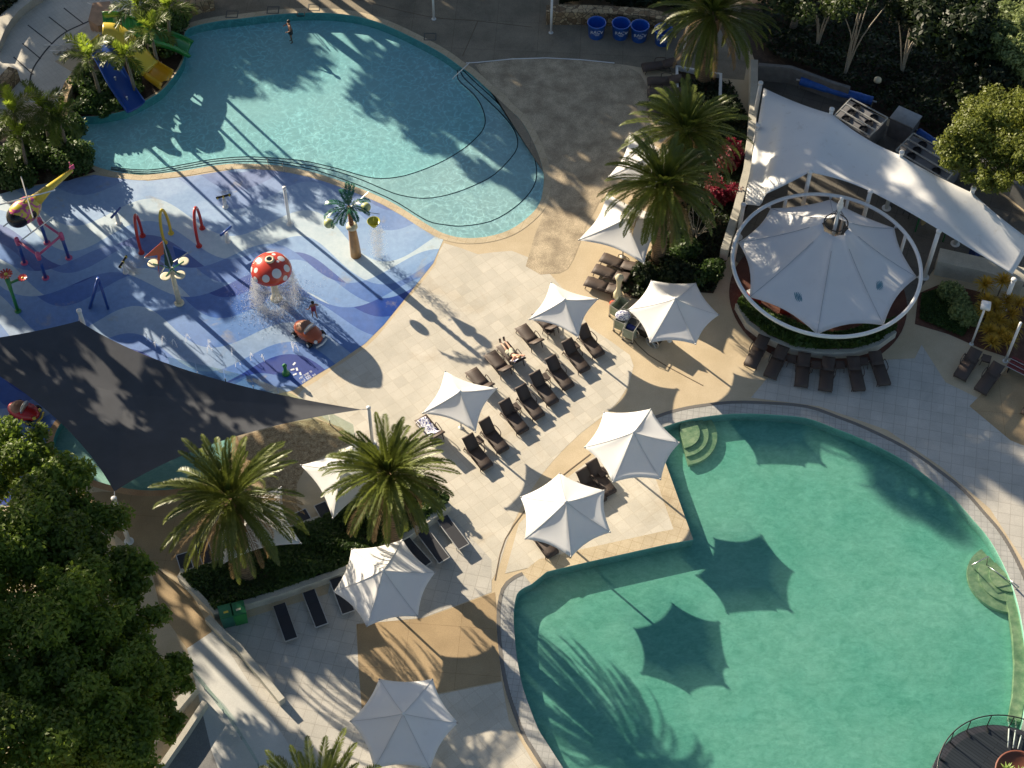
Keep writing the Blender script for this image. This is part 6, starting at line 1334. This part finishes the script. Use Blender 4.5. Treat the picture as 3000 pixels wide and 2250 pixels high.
# small deck details
M_cov=plain('dark_cover_plate',(.10,.10,.09),.7)
for i,(x,y) in enumerate([(1260,108),(680,42),(800,30),(920,22)]):
    q=W(x,y); mb=MB(); mb.strip([(q.x-.35,q.y-.3),(q.x+.35,q.y-.3),(q.x+.35,q.y+.3),(q.x-.35,q.y+.3)],.10,0,.022,closed=True); tag(mb.build('skimmer_cover',M_cov,off=(q.x,q.y,0)),['square skimmer lid nearest the beach end of the family pool','leftmost square skimmer lid above the family pool','square skimmer lid left of the pool ladder','square skimmer lid right of the pool ladder'][i],'drain cover','square lids set round the family pool')
mb=MB(); mb.strip([W(1365,185),W(1400,183),W(1500,173),W(1600,170),W(1700,175),W(1800,185)],.07,0,.020); struct('deck_channel',mb,M_white)
mb=MB()
for L in ([(1355,165),(1400,62)],[(1050,0),(1250,48),(1400,62),(1560,80)],[(1450,1700),(1480,1580),(1560,1470),(1640,1400),(1730,1330)],[(2060,1130),(1900,1040),(1830,960)]): mb.strip(smoothpath([W(*q) for q in L],3),.05,0,.014)
struct('expansion_joints',mb,plain('brown_joint',(.16,.12,.08),.9))
# ---------- tall trees off to the sunny side ----------
def ST(u,v,z,r,n,size=.42,flat=.8,tr=.22,rb=.34):
    x=-.711*u+.703*v; y=.703*u+.711*v
    return shade_tree(x,y,z,r,n,size,14 if rb<.3 else 11,.95 if rb<.3 else .78,'tall tree beyond the left or upper edge whose shadow falls across the pools',rb)
for a in [(86,52,10.5,4.,1500,.42,.8,.22,.2),(83,57,11,4.5,1700,.42,.8,.22,.2),(79,62,11.5,4.4,3000,.42,.8,.22,.24),(76,56,9.5,3.8,1100,.42,.8,.22,.2),(74,49,10.5,3.8,1000,.42,.8,.22,.2),(71,54,9.5,3.5,1000,.42,.8,.22,.2),(70,50,8.8,3,900,.42,.8,.22,.2),(61,57.5,13.5,3.6,1900,.42,.8,.22,.2),(59,61.5,13,3.2,1500),(69,51,20,4.2,2600,.3,.8,.25,.19),(66,56,19,3.8,2200,.3,.8,.25,.19),(72,47,20,3.8,2000,.3,.8,.25,.19),(57,8,17,4.8,3600),(63,15,18,4.4,3000),(54,1,16,4.8,3600),(49,-4,15,4.8,3600),(63,21,10.5,3.,520),(66,25,11.5,2.8,520),(67,17,10.,2.6,500),(70,25,12.5,2.4,500),(97,45,9.5,3.8,2200),(99,37,9.,3.5,2200),(81,23,9.5,3.4,1800),(77,29,8.5,3.0,1100),(71,21,9.5,3.0,700),(92,35,8.8,3.0,1500),(94,40,9.5,3.2,1700),(90,44.5,9.0,3.4,1300),(85,48,11.,3.6,1200),(80,47,9.5,3.2,600,.42,.8,.22,.2),(82,52,11.,3.8,1000,.42,.8,.22,.2),(76,52,10.,3.2,500),(78,57,11,4.,1500,.42,.8,.22,.2),(74,60,12,4.2,3200),(70,58,9,3.6,1600),(70,64,12,4.2,3200),(64,66,10,4.,3000),(66,70,12,4.4,3200),(60,74,9,3.8,3000),(62,78,11,4.4,3000),(64,62,8,3.2,1500),(60,18,10,3.,900),(64,12,11,3.2,1000),(91,30,8,3.,1000),(76,17,10,3.2,900)]: ST(*a)
